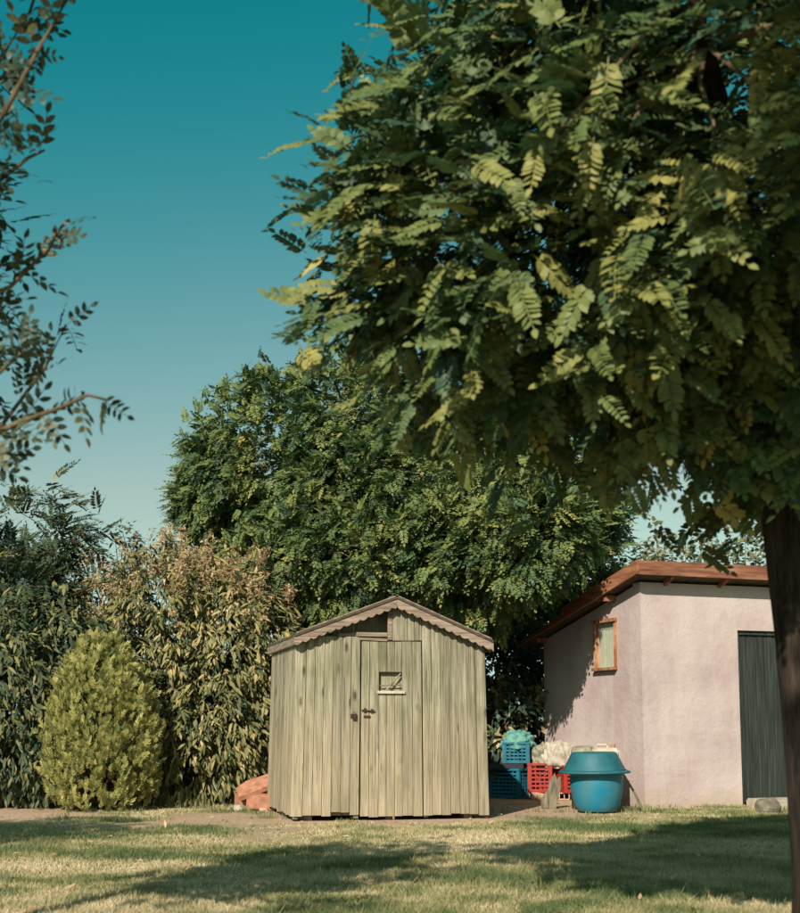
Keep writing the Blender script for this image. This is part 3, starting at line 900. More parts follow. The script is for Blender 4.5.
# grey slab leaning on the crates, bark-like broken board
sl_ = ground_at(551, 809)
mb = MB()
out = [(-0.10, 0.0), (0.06, 0.0), (0.075, 0.12), (0.10, 0.25), (0.085, 0.37), (0.05, 0.33), (0.02, 0.40), (-0.03, 0.30), (-0.045, 0.2), (-0.11, 0.1)]
mb.prism(out, lambda a, b, k: (a, 0.02 * k, b))
o = mb.build('broken_board', M['oldboard']); o.location = (sl_.x, sl_.y + 0.06, 0.0); o.rotation_euler = (R(-14), R(5), R(-6))
tag(o, 'broken grey board leaning against the red crates', 'board')

def bag(name, loc, size, mat, label, seed, group='crumpled plastic bags', cat='bag'):
    bm = bmesh.new(); bmesh.ops.create_icosphere(bm, subdivisions=5, radius=1)
    r = random.Random(seed)
    pl = [(Vector((r.gauss(0, 1), r.gauss(0, 1), r.gauss(0, 1))).normalized(), r.uniform(3, 9), r.uniform(0, 6), r.uniform(0.010, 0.042)) for _ in range(34)]
    for v in bm.verts:
        d = v.co.normalized()
        k = 1.0
        for n_, fq, ph, am in pl:
            s = d.dot(n_) * fq + ph
            k += am * (1 - 2 * abs(((s / math.pi) % 1) * 2 - 1))      # sharp folds
        z = d.z
        if z < -0.35: z = -0.35 + (z + 0.35) * 0.2
        v.co = Vector((d.x * k * size[0], d.y * k * size[1], (z * k + 0.42) * size[2]))
    me = bpy.data.meshes.new(name); bm.to_mesh(me); bm.free()
    me.polygons.foreach_set('use_smooth', [True] * len(me.polygons))
    o = link(name, me, mat); o.location = loc
    tag(o, label, cat, group)
    return o
bag('plastic_bag', (g.x + 0.12, g.y + 0.30, 0.60), (0.20, 0.16, 0.16), M['bagteal'], 'crumpled pale teal plastic bag in the upper blue crate', 3)
bag('plastic_bag', (g2.x + 0.0, g2.y + 0.26, 0.395), (0.12, 0.14, 0.19), M['baggrey'], 'crumpled grey plastic bag on the red crate beside the teal bag', 5)
bag('plastic_bag', (g2.x + 0.19, g2.y + 0.22, 0.385), (0.23, 0.17, 0.22), M['bagwhite'], 'large cloudy white plastic bag spilling over both red crates', 8)
# things behind the tub
dm = empty('drum', CB + Vector((-0.05, 0.62, 0.0))); tag(dm, 'dull grey-green drum hidden behind the upturned teal tub', 'drum')
mb = MB(); mb.lathe([(0, 0.0), (0.13, 0.0), (0.135, 0.02), (0.135, 0.62), (0.12, 0.665), (0.05, 0.68), (0.0, 0.68)], 28); mb.build('body', M['baggrey'], dm, smooth=True)
mb = MB(); mb.lathe([(0.1352, 0.4), (0.142, 0.41), (0.142, 0.43), (0.1352, 0.44)], 28); mb.build('hoop', M['baggrey'], dm, smooth=True)
cn = empty('jerry_can', CB + Vector((0.17, 0.52, 0.0)), R(12)); tag(cn, 'off-white plastic canister with reddish cap behind the upturned tub', 'canister')
bm = bmesh.new(); bmesh.ops.create_cube(bm, size=1)
for v in bm.verts: v.co = Vector((v.co.x * 0.30, v.co.y * 0.2, v.co.z * 0.66 + 0.33))
bmesh.ops.bevel(bm, geom=bm.edges[:], offset=0.03, segments=3, affect='EDGES')
me = bpy.data.meshes.new('body'); bm.to_mesh(me); bm.free(); link('body', me, M['canister'], cn)
mb = MB(); mb.tube([(0.10, 0, 0.655), (0.10, 0, 0.70)], [0.028, 0.028], 14); mb.build('cap', M['brick'], cn)
mb = MB(); mb.tube([(-0.10, 0, 0.655), (-0.09, 0, 0.69), (0.02, 0, 0.692), (0.04, 0, 0.655)], [0.012] * 4, 8); mb.build('handle', M['canister'], cn)
# stick leaning on the barrel
a = ground_at(643, 811); 
o = MB(); o.tube([(a.x, a.y, 0.0), ((a.x + CB.x + 0.30) / 2 + .01, (a.y + CB.y) / 2, 0.19), (CB.x + 0.285, CB.y + 0.03, 0.40)], [0.014, 0.013, 0.012], 8)
o = o.build('wooden_stick', M['stick']); tag(o, 'thin wooden stick leaning against the blue barrel', 'stick')

# terracotta pile beside the shed
b0 = ground_at(256, 811)
loose_brick((b0.x + 0.03, b0.y + 0.12, 0.02), R(6), (0.30, 0.18, 0.15), M['brick'], 'orange hollow clay brick with open cells lying at the shed corner', (R(3), R(4)))
loose_brick((b0.x - 0.13, b0.y + 0.42, 0.02), R(22), (0.26, 0.2, 0.17), M['brick'], 'orange clay brick standing under the tilted tile', (0, 0))
mb = MB()
out = [(-0.21, -0.14), (0.17, -0.16), (0.22, 0.12), (-0.05, 0.17), (-0.19, 0.10)]
mb.prism(out, lambda a, b, k: (a, b, 0.05 * (1 - k)))
o = mb.build('clay_tile', M['brick']); o.location = (b0.x - 0.05, b0.y + 0.36, 0.215); o.rotation_euler = (R(20), R(-22), R(14))
tag(o, 'broken orange clay tile tilted on top of the bricks beside the shed', 'tile')
tag(rock('stone', (b0.x - 0.17, b0.y + 0.02, 0.015), (0.13, 0.08, 0.05), 9, M['concrete'], 0.3), 'flat pale stone in front of the orange bricks', 'stone')
tag(rock('stone', (b0.x + 0.10, b0.y - 0.10, 0.01), (0.08, 0.06, 0.035), 12, M['brick_pale'], 0.9), 'small pinkish stone in front of the orange hollow brick', 'stone')

# ------------------------------------------------------------------ vegetation helpers
def leaflet(L, Wd, cup=0.15):
    """one leaf along +x: 6 vertices, 4 triangles"""
    v = np.array([(0, 0, 0), (0.35 * L, Wd / 2, cup * Wd), (0.35 * L, -Wd / 2, cup * Wd), (0.72 * L, Wd * 0.40, cup * Wd * 0.6), (0.72 * L, -Wd * 0.40, cup * Wd * 0.6), (L, 0, -0.05 * L)], float)
    f = [(0, 2, 1), (1, 2, 4, 3), (3, 4, 5)]
    return v, f

def frond(npairs, length, ll, lw, droop=0.25, seed=0, simple=False, start=0.15):
    """pinnate leaf along +x, blade up +z: opposite leaflets and a terminal one, arching down; returns verts, faces, per-vertex shade"""
    r = np.random.default_rng(seed)
    V, Fc, S = [], [], []
    def addl(p, ang, tilt, L, Wd):
        if simple:
            v = np.array([(0, 0, 0), (0.45 * L, Wd / 2, 0), (L, 0, -0.06 * L), (0.45 * L, -Wd / 2, 0)], float); f = [(0, 3, 2, 1)]
        else:
            v, f = leaflet(L, Wd)
        c, s = math.cos(tilt), math.sin(tilt)
        v = np.stack([v[:, 0], v[:, 1] * c - v[:, 2] * s, v[:, 1] * s + v[:, 2] * c], 1)
        c, s = math.cos(ang), math.sin(ang)
        v = np.stack([v[:, 0] * c - v[:, 1] * s, v[:, 0] * s + v[:, 1] * c, v[:, 2]], 1) + p
        k = sum(len(q) for q in V)
        V.append(v); Fc.extend([tuple(i + k for i in q) for q in f]); S.append(np.full(len(v), r.uniform(-0.08, 0.08)))
    for i in range(npairs):
        s = start + (0.97 - start) * i / npairs
        p = np.array([s * length, 0, -droop * length * s * s])
        g = 0.75 + 0.5 * math.sin(math.pi * min(1, 0.2 + s * 0.8))
        for sd in (-1, 1):
            addl(p, sd * (1.15 + r.uniform(-0.2, 0.2) - 0.35 * s), sd * r.uniform(-0.5, 0.25), ll * g * r.uniform(0.85, 1.1), lw * g)
    p = np.array([length, 0, -droop * length])
    addl(p, r.uniform(-.1, .1), 0, ll, lw)
    if not simple:       # stalk
        k = sum(len(q) for q in V)
        pts = []
        for s in (0, 0.5, 1.0):
            for sd in (-1, 1): pts.append((s * length, sd * 0.0016, -droop * length * s * s - 0.0006))
        V.append(np.array(pts)); S.append(np.full(6, 0.1)); Fc.extend([(k, k + 1, k + 3, k + 2), (k + 2, k + 3, k + 5, k + 4)])
    return np.concatenate(V), Fc, np.concatenate(S)

def frames(axis, nrm):
    a = axis / np.linalg.norm(axis, axis=1, keepdims=True)
    n = nrm - (nrm * a).sum(1, keepdims=True) * a
    n /= np.maximum(np.linalg.norm(n, axis=1, keepdims=True), 1e-6)
    s = np.cross(n, a)
    return np.stack([a, s, n], 2)            # columns

def scatter_mesh(name, temps, P, Fm, scale, rnd, mat):
    """join many transformed copies of leaf templates into one mesh"""
    tid = rng.integers(0, len(temps), len(P))
    VV, LV, LS, RR = [], [], [], []
    base = 0
    for k, (tv, tf, ts) in enumerate(temps):
        idx = np.where(tid == k)[0]
        if len(idx) == 0: continue
        v = np.einsum('nij,mj->nmi', Fm[idx], tv) * scale[idx][:, None, None] + P[idx][:, None, :]
        nv = len(tv)
        VV.append(v.reshape(-1, 3))
        RR.append((rnd[idx][:, None] + ts[None, :]).reshape(-1))
        lens = np.array([len(f) for f in tf])
        flat = np.concatenate([np.array(f) for f in tf])
        offs = base + np.arange(len(idx)) * nv
        LV.append((flat[None, :] + offs[:, None]).reshape(-1))
        LS.append(np.tile(lens, len(idx)))
        base += nv * len(idx)
    V = np.concatenate(VV).astype(np.float32); L = np.concatenate(LV).astype(np.int32); S = np.concatenate(LS).astype(np.int32)
    me = bpy.data.meshes.new(name)
    me.vertices.add(len(V)); me.vertices.foreach_set('co', V.ravel())
    me.loops.add(len(L)); me.loops.foreach_set('vertex_index', L)
    me.polygons.add(len(S))
    me.polygons.foreach_set('loop_start', np.concatenate([[0], np.cumsum(S)[:-1]]).astype(np.int32))
    me.polygons.foreach_set('loop_total', S)
    me.update(calc_edges=True)
    a = me.attributes.new('rnd', 'FLOAT', 'POINT')
    a.data.foreach_set('value', np.clip(np.concatenate(RR), 0, 1).astype(np.float32))
    me.materials.append(mat)
    return me

def temp_mesh(name, temp, mat, rndv):
    v, f, s = temp
    me = bpy.data.meshes.new(name)
    me.from_pydata(v.tolist(), [], f)
    a = me.attributes.new('rnd', 'FLOAT', 'POINT')
    a.data.foreach_set('value', np.clip(s + rndv, 0, 1).astype(np.float32))
    me.materials.append(mat)
    return me

def unit(n):
    v = rng.normal(size=(n, 3))
    return v / np.linalg.norm(v, axis=1, keepdims=True)

def crown_clumps(blobs, n, inner=0.55, keep=None, up_bias=0.0, bumps=0.12, seed=0):
    """clump centres and outward directions in the outer shell of a union of ellipsoids (cx,cy,cz,rx,ry,rz)"""
    B = np.array(blobs, float)
    wts = (B[:, 3] * B[:, 5]) ** 1.0
    out_p, out_d = [], []
    lump = unit(40)
    while sum(len(p) for p in out_p) < n:
        m = n * 2
        bi = rng.choice(len(B), m, p=wts / wts.sum())
        d = unit(m)
        f = 1 - (1 - inner) * rng.random(m) ** 1.7
        # lumpy outline
        lp = np.max(d @ lump.T, axis=1)
        f = f * (1 + bumps * (lp - 0.9) * 6)
        p = B[bi, :3] + d * B[bi, 3:] * f[:, None]
        ok = np.ones(m, bool)
        for j in range(len(B)):
            q = np.sqrt((((p - B[j, :3]) / B[j, 3:]) ** 2).sum(1))
            ok &= (bi == j) | (q > inner * 0.9)
        nrm = d / B[bi, 3:]
        nrm /= np.linalg.norm(nrm, axis=1, keepdims=True)
        if keep is not None: ok &= keep(p)
        out_p.append(p[ok]); out_d.append(nrm[ok])
    return np.concatenate(out_p)[:n], np.concatenate(out_d)[:n]

def leaves_round(CP, CD, per, spread, out_w=0.9, droop=0.35, up_n=0.7, jit=1.0, face=0.5, sunny=0.9, flat=1.0):
    """leaf positions/orientations round clump centres"""
    n = len(CP) * per
    P = np.repeat(CP, per, 0) + rng.normal(size=(n, 3)) * spread
    D = np.repeat(CD, per, 0)
    rv = unit(n) * np.array([1, 1, flat])
    ax = D * out_w + rv * jit + np.array([0, 0, -droop])
    nr = np.array([0, 0, up_n]) + D * face + np.array(sun_dir) * sunny + unit(n) * 0.45
    return P, frames(ax, nr)

def limb_path(a, b, sag=0.0, n=5, wob=0.05):
    a, b = Vector(a), Vector(b)
    pts = []
    for i in range(n + 1):
        s = i / n
        p = a.lerp(b, s)
        w_ = wob * math.sin(math.pi * s) * (b - a).length
        p += Vector((rj(w_), rj(w_), rj(w_) * 0.5 + sag * math.sin(math.pi * s)))
        pts.append(p)
    return pts

def skeleton(root, base, top, r0, r1, CP, mat, nlimb=8, twigs=120, rtwig=0.006, trunk_path=None, name='trunk'):
    """trunk, limbs to spread-out clumps, twigs from the limbs to the other clumps"""
    tp = trunk_path or limb_path(base, top, n=8, wob=0.012)
    rr = [r0 + (r1 - r0) * i / (len(tp) - 1) for i in range(len(tp))]
    rr[0] *= 1.25
    mb = MB(); mb.tube(tp, rr, 18)
    tr = mb.build('trunk', mat, root, smooth=True)
    idx = [int(rng.integers(len(CP)))]
    for _ in range(nlimb - 1):
        d = np.min(np.linalg.norm(CP[:, None, :] - CP[idx][None], axis=2), axis=1)
        idx.append(int(d.argmax()))
    nodes = []
    for i in idx:
        e = Vector(CP[i]); s = Vector(tp[-1])
        e2 = s.lerp(e, 0.85)
        pth = limb_path(s, e2, sag=0.08 * (e - s).length, n=6)
        mb = MB(); mb.tube(pth, [r1 * 0.62 * (1 - 0.8 * k / 6) + rtwig for k in range(7)], 8)
        mb.build('limb', mat, root, smooth=True)
        nodes += pth[1:]
    NP = np.array([tuple(p) for p in nodes])
    mb = MB()
    for i in rng.choice(len(CP), min(twigs, len(CP)), replace=False):
        j = int(np.linalg.norm(NP - CP[i], axis=1).argmin())
        pth = limb_path(nodes[j], CP[i], sag=0.03, n=3, wob=0.06)
        mb.tube(pth, [rtwig * 1.6, rtwig * 1.3, rtwig, rtwig * 0.6], 5, cap=False)
    tw = mb.build('twigs', M['twig'] if mat is M['bark'] else mat, root, smooth=True)
    tag(tw, kind='stuff')
    return tr

# ------------------------------------------------------------------ foreground locust tree (right)
def proj(P):
    """photograph pixel of world points"""
    x, y, z = P[:, 0], P[:, 1], P[:, 2] - EYE
    fw_ = y * math.cos(PITCH) + z * math.sin(PITCH)
    up_ = -y * math.sin(PITCH) + z * math.cos(PITCH)
    return 400 + F_PX * x / fw_, 456.5 + SHIFT_PX - F_PX * up_ / fw_, fw_

def fore_tree():
    T = Vector((1.68, 5.2, -0.05))
    root = empty('locust_tree', (T.x, T.y, 0))
    tag(root, 'leafy locust tree with bare brown trunk standing before the pink outbuilding', 'tree')
    inv = Vector((T.x, T.y, 0))
    blobs = [(1.62, 5.2, 3.15, 1.78, 1.75, 1.27), (1.7, 5.3, 4.1, 1.5, 1.5, 1.3), (0.68, 4.95, 2.78, 1.0, 0.9, 0.74)]
    CP, CD = crown_clumps(blobs, 1050, inner=0.55, bumps=0.10, keep=lambda p: p[:, 2] > 1.92 - 0.25 * np.clip((p[:, 0] - 0.6), 0, 1))
    path = [Vector((1.655, 5.2, -0.06)), Vector((1.655, 5.2, 0.3)), Vector((1.64, 5.2, 0.8)), Vector((1.615, 5.21, 1.3)), Vector((1.575, 5.22, 1.8)), Vector((1.55, 5.22, 2.3))]
    path = [p - inv for p in path]
    skeleton(root, None, None, 0.118, 0.105, CP - np.array(inv), M['bark'], 11, 260, 0.006, trunk_path=path)
    P, Fm = leaves_round(CP, CD, 15, 0.09, 0.75, 0.02, 0.55, 0.95, 0.55, sunny=1.1, flat=0.6)
    sc = rng.uniform(0.62, 1.05, len(P))
    rnd = np.clip(rng.normal(0.40, 0.15, len(P)) + np.repeat(rng.normal(0, 0.12, len(CP)), 15) + np.where(rng.random(len(P)) < 0.05, 0.35, 0), 0, 1)
    temps = [frond(k, 0.185, 0.047, 0.025, dr, seed=s) for k, dr, s in ((7, 0.15, 1), (8, 0.28, 2), (6, 0.1, 3), (9, 0.4, 4), (7, 0.5, 5), (8, 0.02, 6))]
    # the leaves that show largest are objects of their own
    px, py, dep = proj(P)
    face = ((P - np.array([0, 0, EYE])) * np.repeat(CD, 15, 0)).sum(1) < 0
    cand = np.where((px > 300) & (px < 830) & (py > -30) & (py < 560) & face)[0]
    # nearest leaf in each cell of view directions = in plain sight
    cell = {}
    for i in cand:
        k = (int(px[i] // 26), int(py[i] // 26))
        if k not in cell or dep[i] < dep[cell[k]]: cell[k] = i
    pick = sorted(cell.values(), key=lambda i: dep[i])[:300]
    mask = np.ones(len(P), bool); mask[pick] = False
    crown = link('crown', scatter_mesh('crown', temps, (P - np.array(inv))[mask], Fm[mask], sc[mask], rnd[mask], M['leaf_fore']), None, root)
    tag(crown, kind='stuff')
    tms = [temp_mesh('leaf', tt, M['leaf_fore'], rv) for tt in temps for rv in (0.35, 0.5, 0.68)]
    for i in pick:
        o = link('leaf', tms[int(rng.integers(len(tms)))], None, crown)
        o.matrix_basis = Matrix.Translation(Vector(P[i]) - inv) @ Matrix(Fm[i].tolist()).to_4x4() @ Matrix.Scale(float(sc[i]), 4)
fore_tree()

# ------------------------------------------------------------------ small tree at the left, mostly outside the picture
def left_tree():
    T = Vector((-2.6, 4.6, 0))
    root = empty('young_ash_tree', T)
    tag(root, 'young tree with sparse leafy twigs reaching into the sky', 'tree')
    blobs = [(-2.2, 4.6, 3.05, 0.66, 0.70, 1.0), (-1.1, 4.0, 4.15, 0.32, 0.34, 0.30)]
    CP, CD = crown_clumps(blobs, 140, inner=0.3)
    path = [p - T for p in (Vector((-2.6, 4.6, -0.05)), Vector((-2.61, 4.6, 0.7)), Vector((-2.58, 4.6, 1.4)), Vector((-2.57, 4.6, 2.1)), Vector((-2.55, 4.6, 2.7)))]
    skeleton(root, None, None, 0.06, 0.035, CP - np.array(T), M['bark'], 7, 70, 0.005, trunk_path=path)
    temps = [frond(k, 0.17, 0.055, 0.026, dr, seed=s, start=0.25) for k, dr, s in ((3, 0.2, 21), (4, 0.3, 22), (3, 0.1, 23))]
    P, Fm = leaves_round(CP, CD, 12, 0.11, 0.8, 0.4, 0.7, 1.0, 0.4)
    px, py, dep = proj(P)
    ok = (px < 8) | (py < -50)
    P, Fm = P[ok], Fm[ok]
    rnd = np.clip(rng.normal(0.4, 0.2, len(P)), 0, 1)
    crown = link('crown', scatter_mesh('crown', temps, P - np.array(T), Fm, rng.uniform(0.8, 1.2, len(P)), rnd, M['leaf_left']), None, root)
    tag(crown, kind='stuff')
    # twigs that reach into view
    Y = 4.4
    br = [[(-260, 420), (-60, 215), (5, 112), (40, 46), (68, -2), (85, -45)],
          [(-260, 420), (-90, 330), (10, 287), (50, 247), (63, 224)],
          [(-260, 420), (-80, 452), (0, 428), (45, 368), (66, 325)],
          [(-260, 420), (-80, 470), (15, 424), (60, 408), (88, 395), (108, 400)],
          [(-260, 420), (-70, 220), (0, 180), (28, 158), (45, 150)],
          [(-260, 420), (-80, 170), (0, 60), (30, 12), (40, -20)],
          [(-260, 420), (-80, 430), (0, 372), (25, 350)],
          [(-260, 420), (-70, 470), (0, 455), (35, 455)]]
    tms = [temp_mesh('leaf', tt, M['leaf_left'], rv) for tt in temps for rv in (0.2, 0.45, 0.75)]
    for bi, b in enumerate(br):
        Yb = Y + (bi % 3 - 1) * 0.25
        pts = [at(x, y, Yb) for x, y in b]
        pts[0] = Vector((-2.57, 4.6, 1.9 + 0.1 * bi)) 
        n = len(pts)
        mb = MB(); mb.tube([p - T for p in pts], [0.010 * (1 - k / n) + 0.0022 for k in range(n)], 7)
        tw = mb.build('branch', M['twig'], root, smooth=True)
        # leaves along the last part of the branch
        for k in range(1, n - 1):
            a, c = pts[k], pts[k + 1]
            L = (c - a).length
            m = max(1, int(L / 0.043))
            for j in range(m):
                s = (j + rng.random()) / m
                q = a.lerp(c, s)
                d = (c - a).normalized()
                for rep in range(1 if rng.random() < 0.45 else 2):
                    dv = Vector(unit(1)[0])
                    ax = d * 0.55 + dv * 0.9 + Vector((0, 0, -0.25))
                    nr = Vector((0, 0, 0.5)) + Vector(unit(1)[0]) * 0.7
                    fm = frames(np.array([ax]), np.array([nr]))[0]
                    o = link('leaf', tms[int(rng.integers(len(tms)))], None, tw)
                    o.matrix_basis = Matrix.Translation(q - T) @ Matrix(fm.tolist()).to_4x4() @ Matrix.Scale(float(rng.uniform(0.55, 0.9)), 4)
left_tree()

def shade_tree():
    T = Vector((-5.0, 7.3, 0))
    root = empty('young_ash_tree', T)
    tag(root, 'small round tree whose shade falls on the lawn before the bare earth', 'tree')
    CP, CD = crown_clumps([(-5.0, 7.3, 3.0, 0.8, 0.8, 0.7)], 120, inner=0.3)
    path = [Vector((0, 0, -0.05)), Vector((0.02, 0, 0.9)), Vector((0.0, 0.02, 1.7)), Vector((0.0, 0, 2.6))]
    skeleton(root, None, None, 0.06, 0.04, CP - np.array(T), M['bark'], 6, 50, 0.005, trunk_path=path)
    temps = [frond(3, 0.17, 0.055, 0.026, 0.2, seed=51, simple=True, start=0.25)]
    P, Fm = leaves_round(CP, CD, 10, 0.12, 0.8, 0.4, 0.7, 1.0, 0.4)
    crown = link('crown', scatter_mesh('crown', temps, P - np.array(T), Fm, rng.uniform(0.9, 1.3, len(P)), np.clip(rng.normal(0.4, 0.2, len(P)), 0, 1), M['leaf_left']), None, root)
    tag(crown, kind='stuff')
shade_tree()

def back_tree():
    T = Vector((0.1, -1.5, 0))
    root = empty('locust_tree', T)
    tag(root, 'tall leafy tree shading the bare trunk of the foreground locust', 'tree')
    CP, CD = crown_clumps([(0.25, -0.95, 5.75, 0.85, 0.8, 0.6)], 130, inner=0.3)
    path = [Vector((0, 0, -0.05)), Vector((0.03, 0, 1.5)), Vector((0.0, 0.05, 3.0)), Vector((0.05, 0.2, 4.8))]
    skeleton(root, None, None, 0.14, 0.09, CP - np.array(T), M['bark'], 8, 80, 0.007, trunk_path=path)
    temps = [frond(6, 0.2, 0.055, 0.03, 0.25, seed=52, simple=True)]
    P, Fm = leaves_round(CP, CD, 13, 0.12, 0.8, 0.2, 0.9, 0.9, 0.4)
    crown = link('crown', scatter_mesh('crown', temps, P - np.array(T), Fm, rng.uniform(0.9, 1.3, len(P)), np.clip(rng.normal(0.4, 0.2, len(P)), 0, 1), M['leaf_fore']), None, root)
    tag(crown, kind='stuff')
back_tree()

# ------------------------------------------------------------------ round locust tree behind the shed
def mid_tree():
    T = Vector((0.0, 17.6, 0))
    root = empty('locust_tree', T)
    tag(root, 'broad round-crowned green tree growing behind the garden shed', 'tree')
    def e(px, py, rx, ry, Y=17.6, rd=None):
        c = at(px, py, Y); k = Y / F_PX
        return (c.x, Y, c.z, rx * k, (rd or rx) * k, ry * k)
    blobs = [e(322, 478, 138, 112), e(425, 520, 160, 108, 17.2), e(522, 518, 92, 84, 16.6, 120), e(250, 500, 72, 62), e(215, 500, 40, 38), e(480, 560, 118, 68, 16.2), e(360, 570, 130, 60, 16.6), e(568, 530, 52, 62, 16.2), e(520, 540, 60, 58, 15.2), e(545, 532, 38, 42, 14.6), e(525, 555, 42, 40, 14.9), e(572, 575, 62, 48, 18.7), e(535, 615, 45, 32, 18.5)]
    hi = HM.inverted()
    def keep(p):
        q = np.array([tuple(hi @ Vector(v)) for v in p])
        inside = (q[:, 0] > -0.5) & (q[:, 1] < 3.0) & (q[:, 2] < 2.75)
        px, py, _ = proj(p)
        low = (p[:, 1] < 16.9) & (px > 505) & (py > 632 - (px - 520) * 0.66 - 34)      # boughs end above the roof edge
        return ~inside & ~low & (p[:, 2] > 1.75) & ~((p[:, 1] < 15.4) & (p[:, 2] < 2.6) & (p[:, 0] < 1.2))
    CP, CD = crown_clumps(blobs, 2100, inner=0.7, keep=keep, bumps=0.10)
    ip, idr = crown_clumps([tuple(np.array(b) * np.array([1, 1, 1, .62, .62, .62])) for b in blobs], 420, inner=0.2, keep=keep)
    CP = np.concatenate([CP, ip]); CD = np.concatenate([CD, idr])
    skeleton(root, Vector((0, 0, -0.05)), Vector((0.1, 0, 2.4)), 0.16, 0.13, CP - np.array(T), M['bark'], 12, 200, 0.012)
    temps = [frond(k, 0.165, 0.050, 0.031, dr, seed=s, simple=True) for k, dr, s in ((5, 0.25, 31), (6, 0.4, 32), (5, 0.1, 33))]
    P, Fm = leaves_round(CP, CD, 15, 0.075, 0.9, 0.40, 0.8, 0.8, 0.6, sunny=0.7)
    rnd = np.clip(rng.normal(0.42, 0.17, len(P)) + np.repeat(rng.normal(0, 0.10, len(CP)), 15), 0, 1)
    crown = link('crown', scatter_mesh('crown', temps, P - np.array(T), Fm, rng.uniform(0.8, 1.25, len(P)), rnd, M['leaf_mid']), None, root)
    tag(crown, kind='stuff')
mid_tree()

# ------------------------------------------------------------------ bushes
def single_leaf(L, Wd, bend=0.25):
    v = np.array([(0, 0, 0), (0.35 * L, Wd / 2, 0.10 * Wd - bend * L * 0.12), (0.35 * L, -Wd / 2, 0.10 * Wd - bend * L * 0.12), (0.72 * L, Wd * 0.36, -bend * L * 0.5), (0.72 * L, -Wd * 0.36, -bend * L * 0.5), (L, 0, -bend * L)], float)
    return v, [(0, 2, 1), (1, 2, 4, 3), (3, 4, 5)], np.zeros(6)

def whorls(CP, CD, per, spread, droop, L, Wd, mat, mean, sd, name='crown', clump_sd=0.1, out_w=0.9):
    temps = [single_leaf(L * k, Wd * k, b) for k, b in ((1, 0.25), (0.85, 0.4), (1.15, 0.15))]
    P, Fm = leaves_round(CP, CD, per, spread, out_w, droop, 0.5, 0.75, 0.6)
    rnd = np.clip(rng.normal(mean, sd, len(P)) + np.repeat(rng.normal(0, clump_sd, len(CP)), per), 0, 1)
    return P, scatter_mesh(name, temps, P, Fm, rng.uniform(0.75, 1.2, len(P)), rnd, mat)

def bush(name, label, base, blobs, nclump, per, spread, droop, L, Wd, mat, mean, sd, flowers=None, cat='bush', nstem=9, inner=0.6, keep=None):
    T = Vector(base)
    root = empty(name, T); tag(root, label, cat)
    B = [(b[0] - T.x, b[1] - T.y, b[2], *b[3:]) for b in blobs]
    kp = (lambda p: (p[:, 2] > 0.06) & (keep(p + np.array(T)) if keep else True))
    CP, CD = crown_clumps(B, nclump, inner=inner, keep=kp, bumps=0.16)
    P, me = whorls(CP, CD, per, spread, droop, L, Wd, mat, mean, sd)
    cr = link('crown', me, None, root); tag(cr, kind='stuff')
    ends = CP[rng.choice(len(CP), nstem * 5)]
    for k in range(nstem):
        e = Vector(ends[k * 5])
        s = Vector((rj(0.18), rj(0.15), -0.05))
        mb = MB()
        pth = limb_path(s, e, 0.12, 6, 0.05)
        mb.tube(pth, [0.024 - 0.0028 * i for i in range(7)], 7)
        for q in range(1, 5):
            mb.tube(limb_path(pth[2 + q % 4], ends[k * 5 + q], 0.05, 3, 0.05), [0.010, 0.008, 0.006, 0.003], 5, cap=False)
        mb.build('stem', M['twig'], root, smooth=True)
    if flowers:
        fn, fk = flowers
        r2 = np.random.default_rng(5)
        v, f = [], []
        for i in range(34):
            c = np.array([r2.uniform(0, 0.13), r2.normal(0, 0.026), r2.normal(0, 0.026)]); s_ = 0.011
            k = len(v); q = r2.normal(size=(3, 3)) * s_
            v += [c + q[0], c + q[1], c + q[2]]; f.append((k, k + 1, k + 2))
        tmp = (np.array(v), f, r2.uniform(-.2, .2, len(v)))
        sel = [i for i in range(len(CP)) if fk(CP[i] + np.array(T), CD[i])]
        sel = np.array(sel)[rng.choice(len(sel), min(fn, len(sel) * 4))]
        n = len(sel)
        FP = CP[sel] + CD[sel] * 0.08 + rng.normal(size=(n, 3)) * 0.07
        ax = CD[sel] * 0.6 + np.array([0, 0, 0.8]) + unit(n) * 0.4
        fl = link('flowers', scatter_mesh('flowers', [tmp], FP, frames(ax, unit(n)), rng.uniform(0.8, 1.5, n), np.clip(rng.normal(0.5, 0.2, n), 0, 1), M['flower']), None, root)
        tag(fl, kind='stuff')
    return root

def E(px, py, rx, ry, Y, rd=1.0):
    c = at(px, py, Y); k = Y / F_PX
    return (c.x, Y, c.z, rx * k, rx * k * rd, ry * k)

YB_ = 15.6
bush('flowering_bush', 'tall bush of long drooping leaves with dry orange flower tips beside the shed', (-2.45, YB_, 0),
     [E(225, 690, 78, 125, YB_), E(165, 645, 72, 100, YB_), E(130, 720, 70, 90, YB_ - 0.2), E(228, 640, 58, 82, YB_), E(195, 740, 80, 70, YB_ - .1), E(140, 680, 62, 82, YB_ + .2), E(110, 620, 34, 50, YB_ + .2), E(190, 585, 20, 48, YB_)],
     2000, 13, 0.05, 0.8, 0.125, 0.030, M['leaf_bush'], 0.45, 0.24,
     flowers=(360, lambda p, d: d[2] > 0.30 and p[2] > 2.0 and d[1] < 0.5), nstem=14,
     keep=lambda p: ~((p[:, 0] > -1.62) & (p[:, 1] < 14.7)))
bush('laurel_bush', 'dark shaded bush of hanging leaves behind the golden conifer', (-4.5, 14.8, 0),
     [E(8, 705, 72, 105, 14.8), E(62, 665, 52, 78, 15.0), E(-80, 690, 80, 115, 14.8), E(60, 745, 60, 60, 14.8)],
     1300, 12, 0.06, 0.8, 0.13, 0.034, M['leaf_hedge'], 0.55, 0.24, nstem=12)
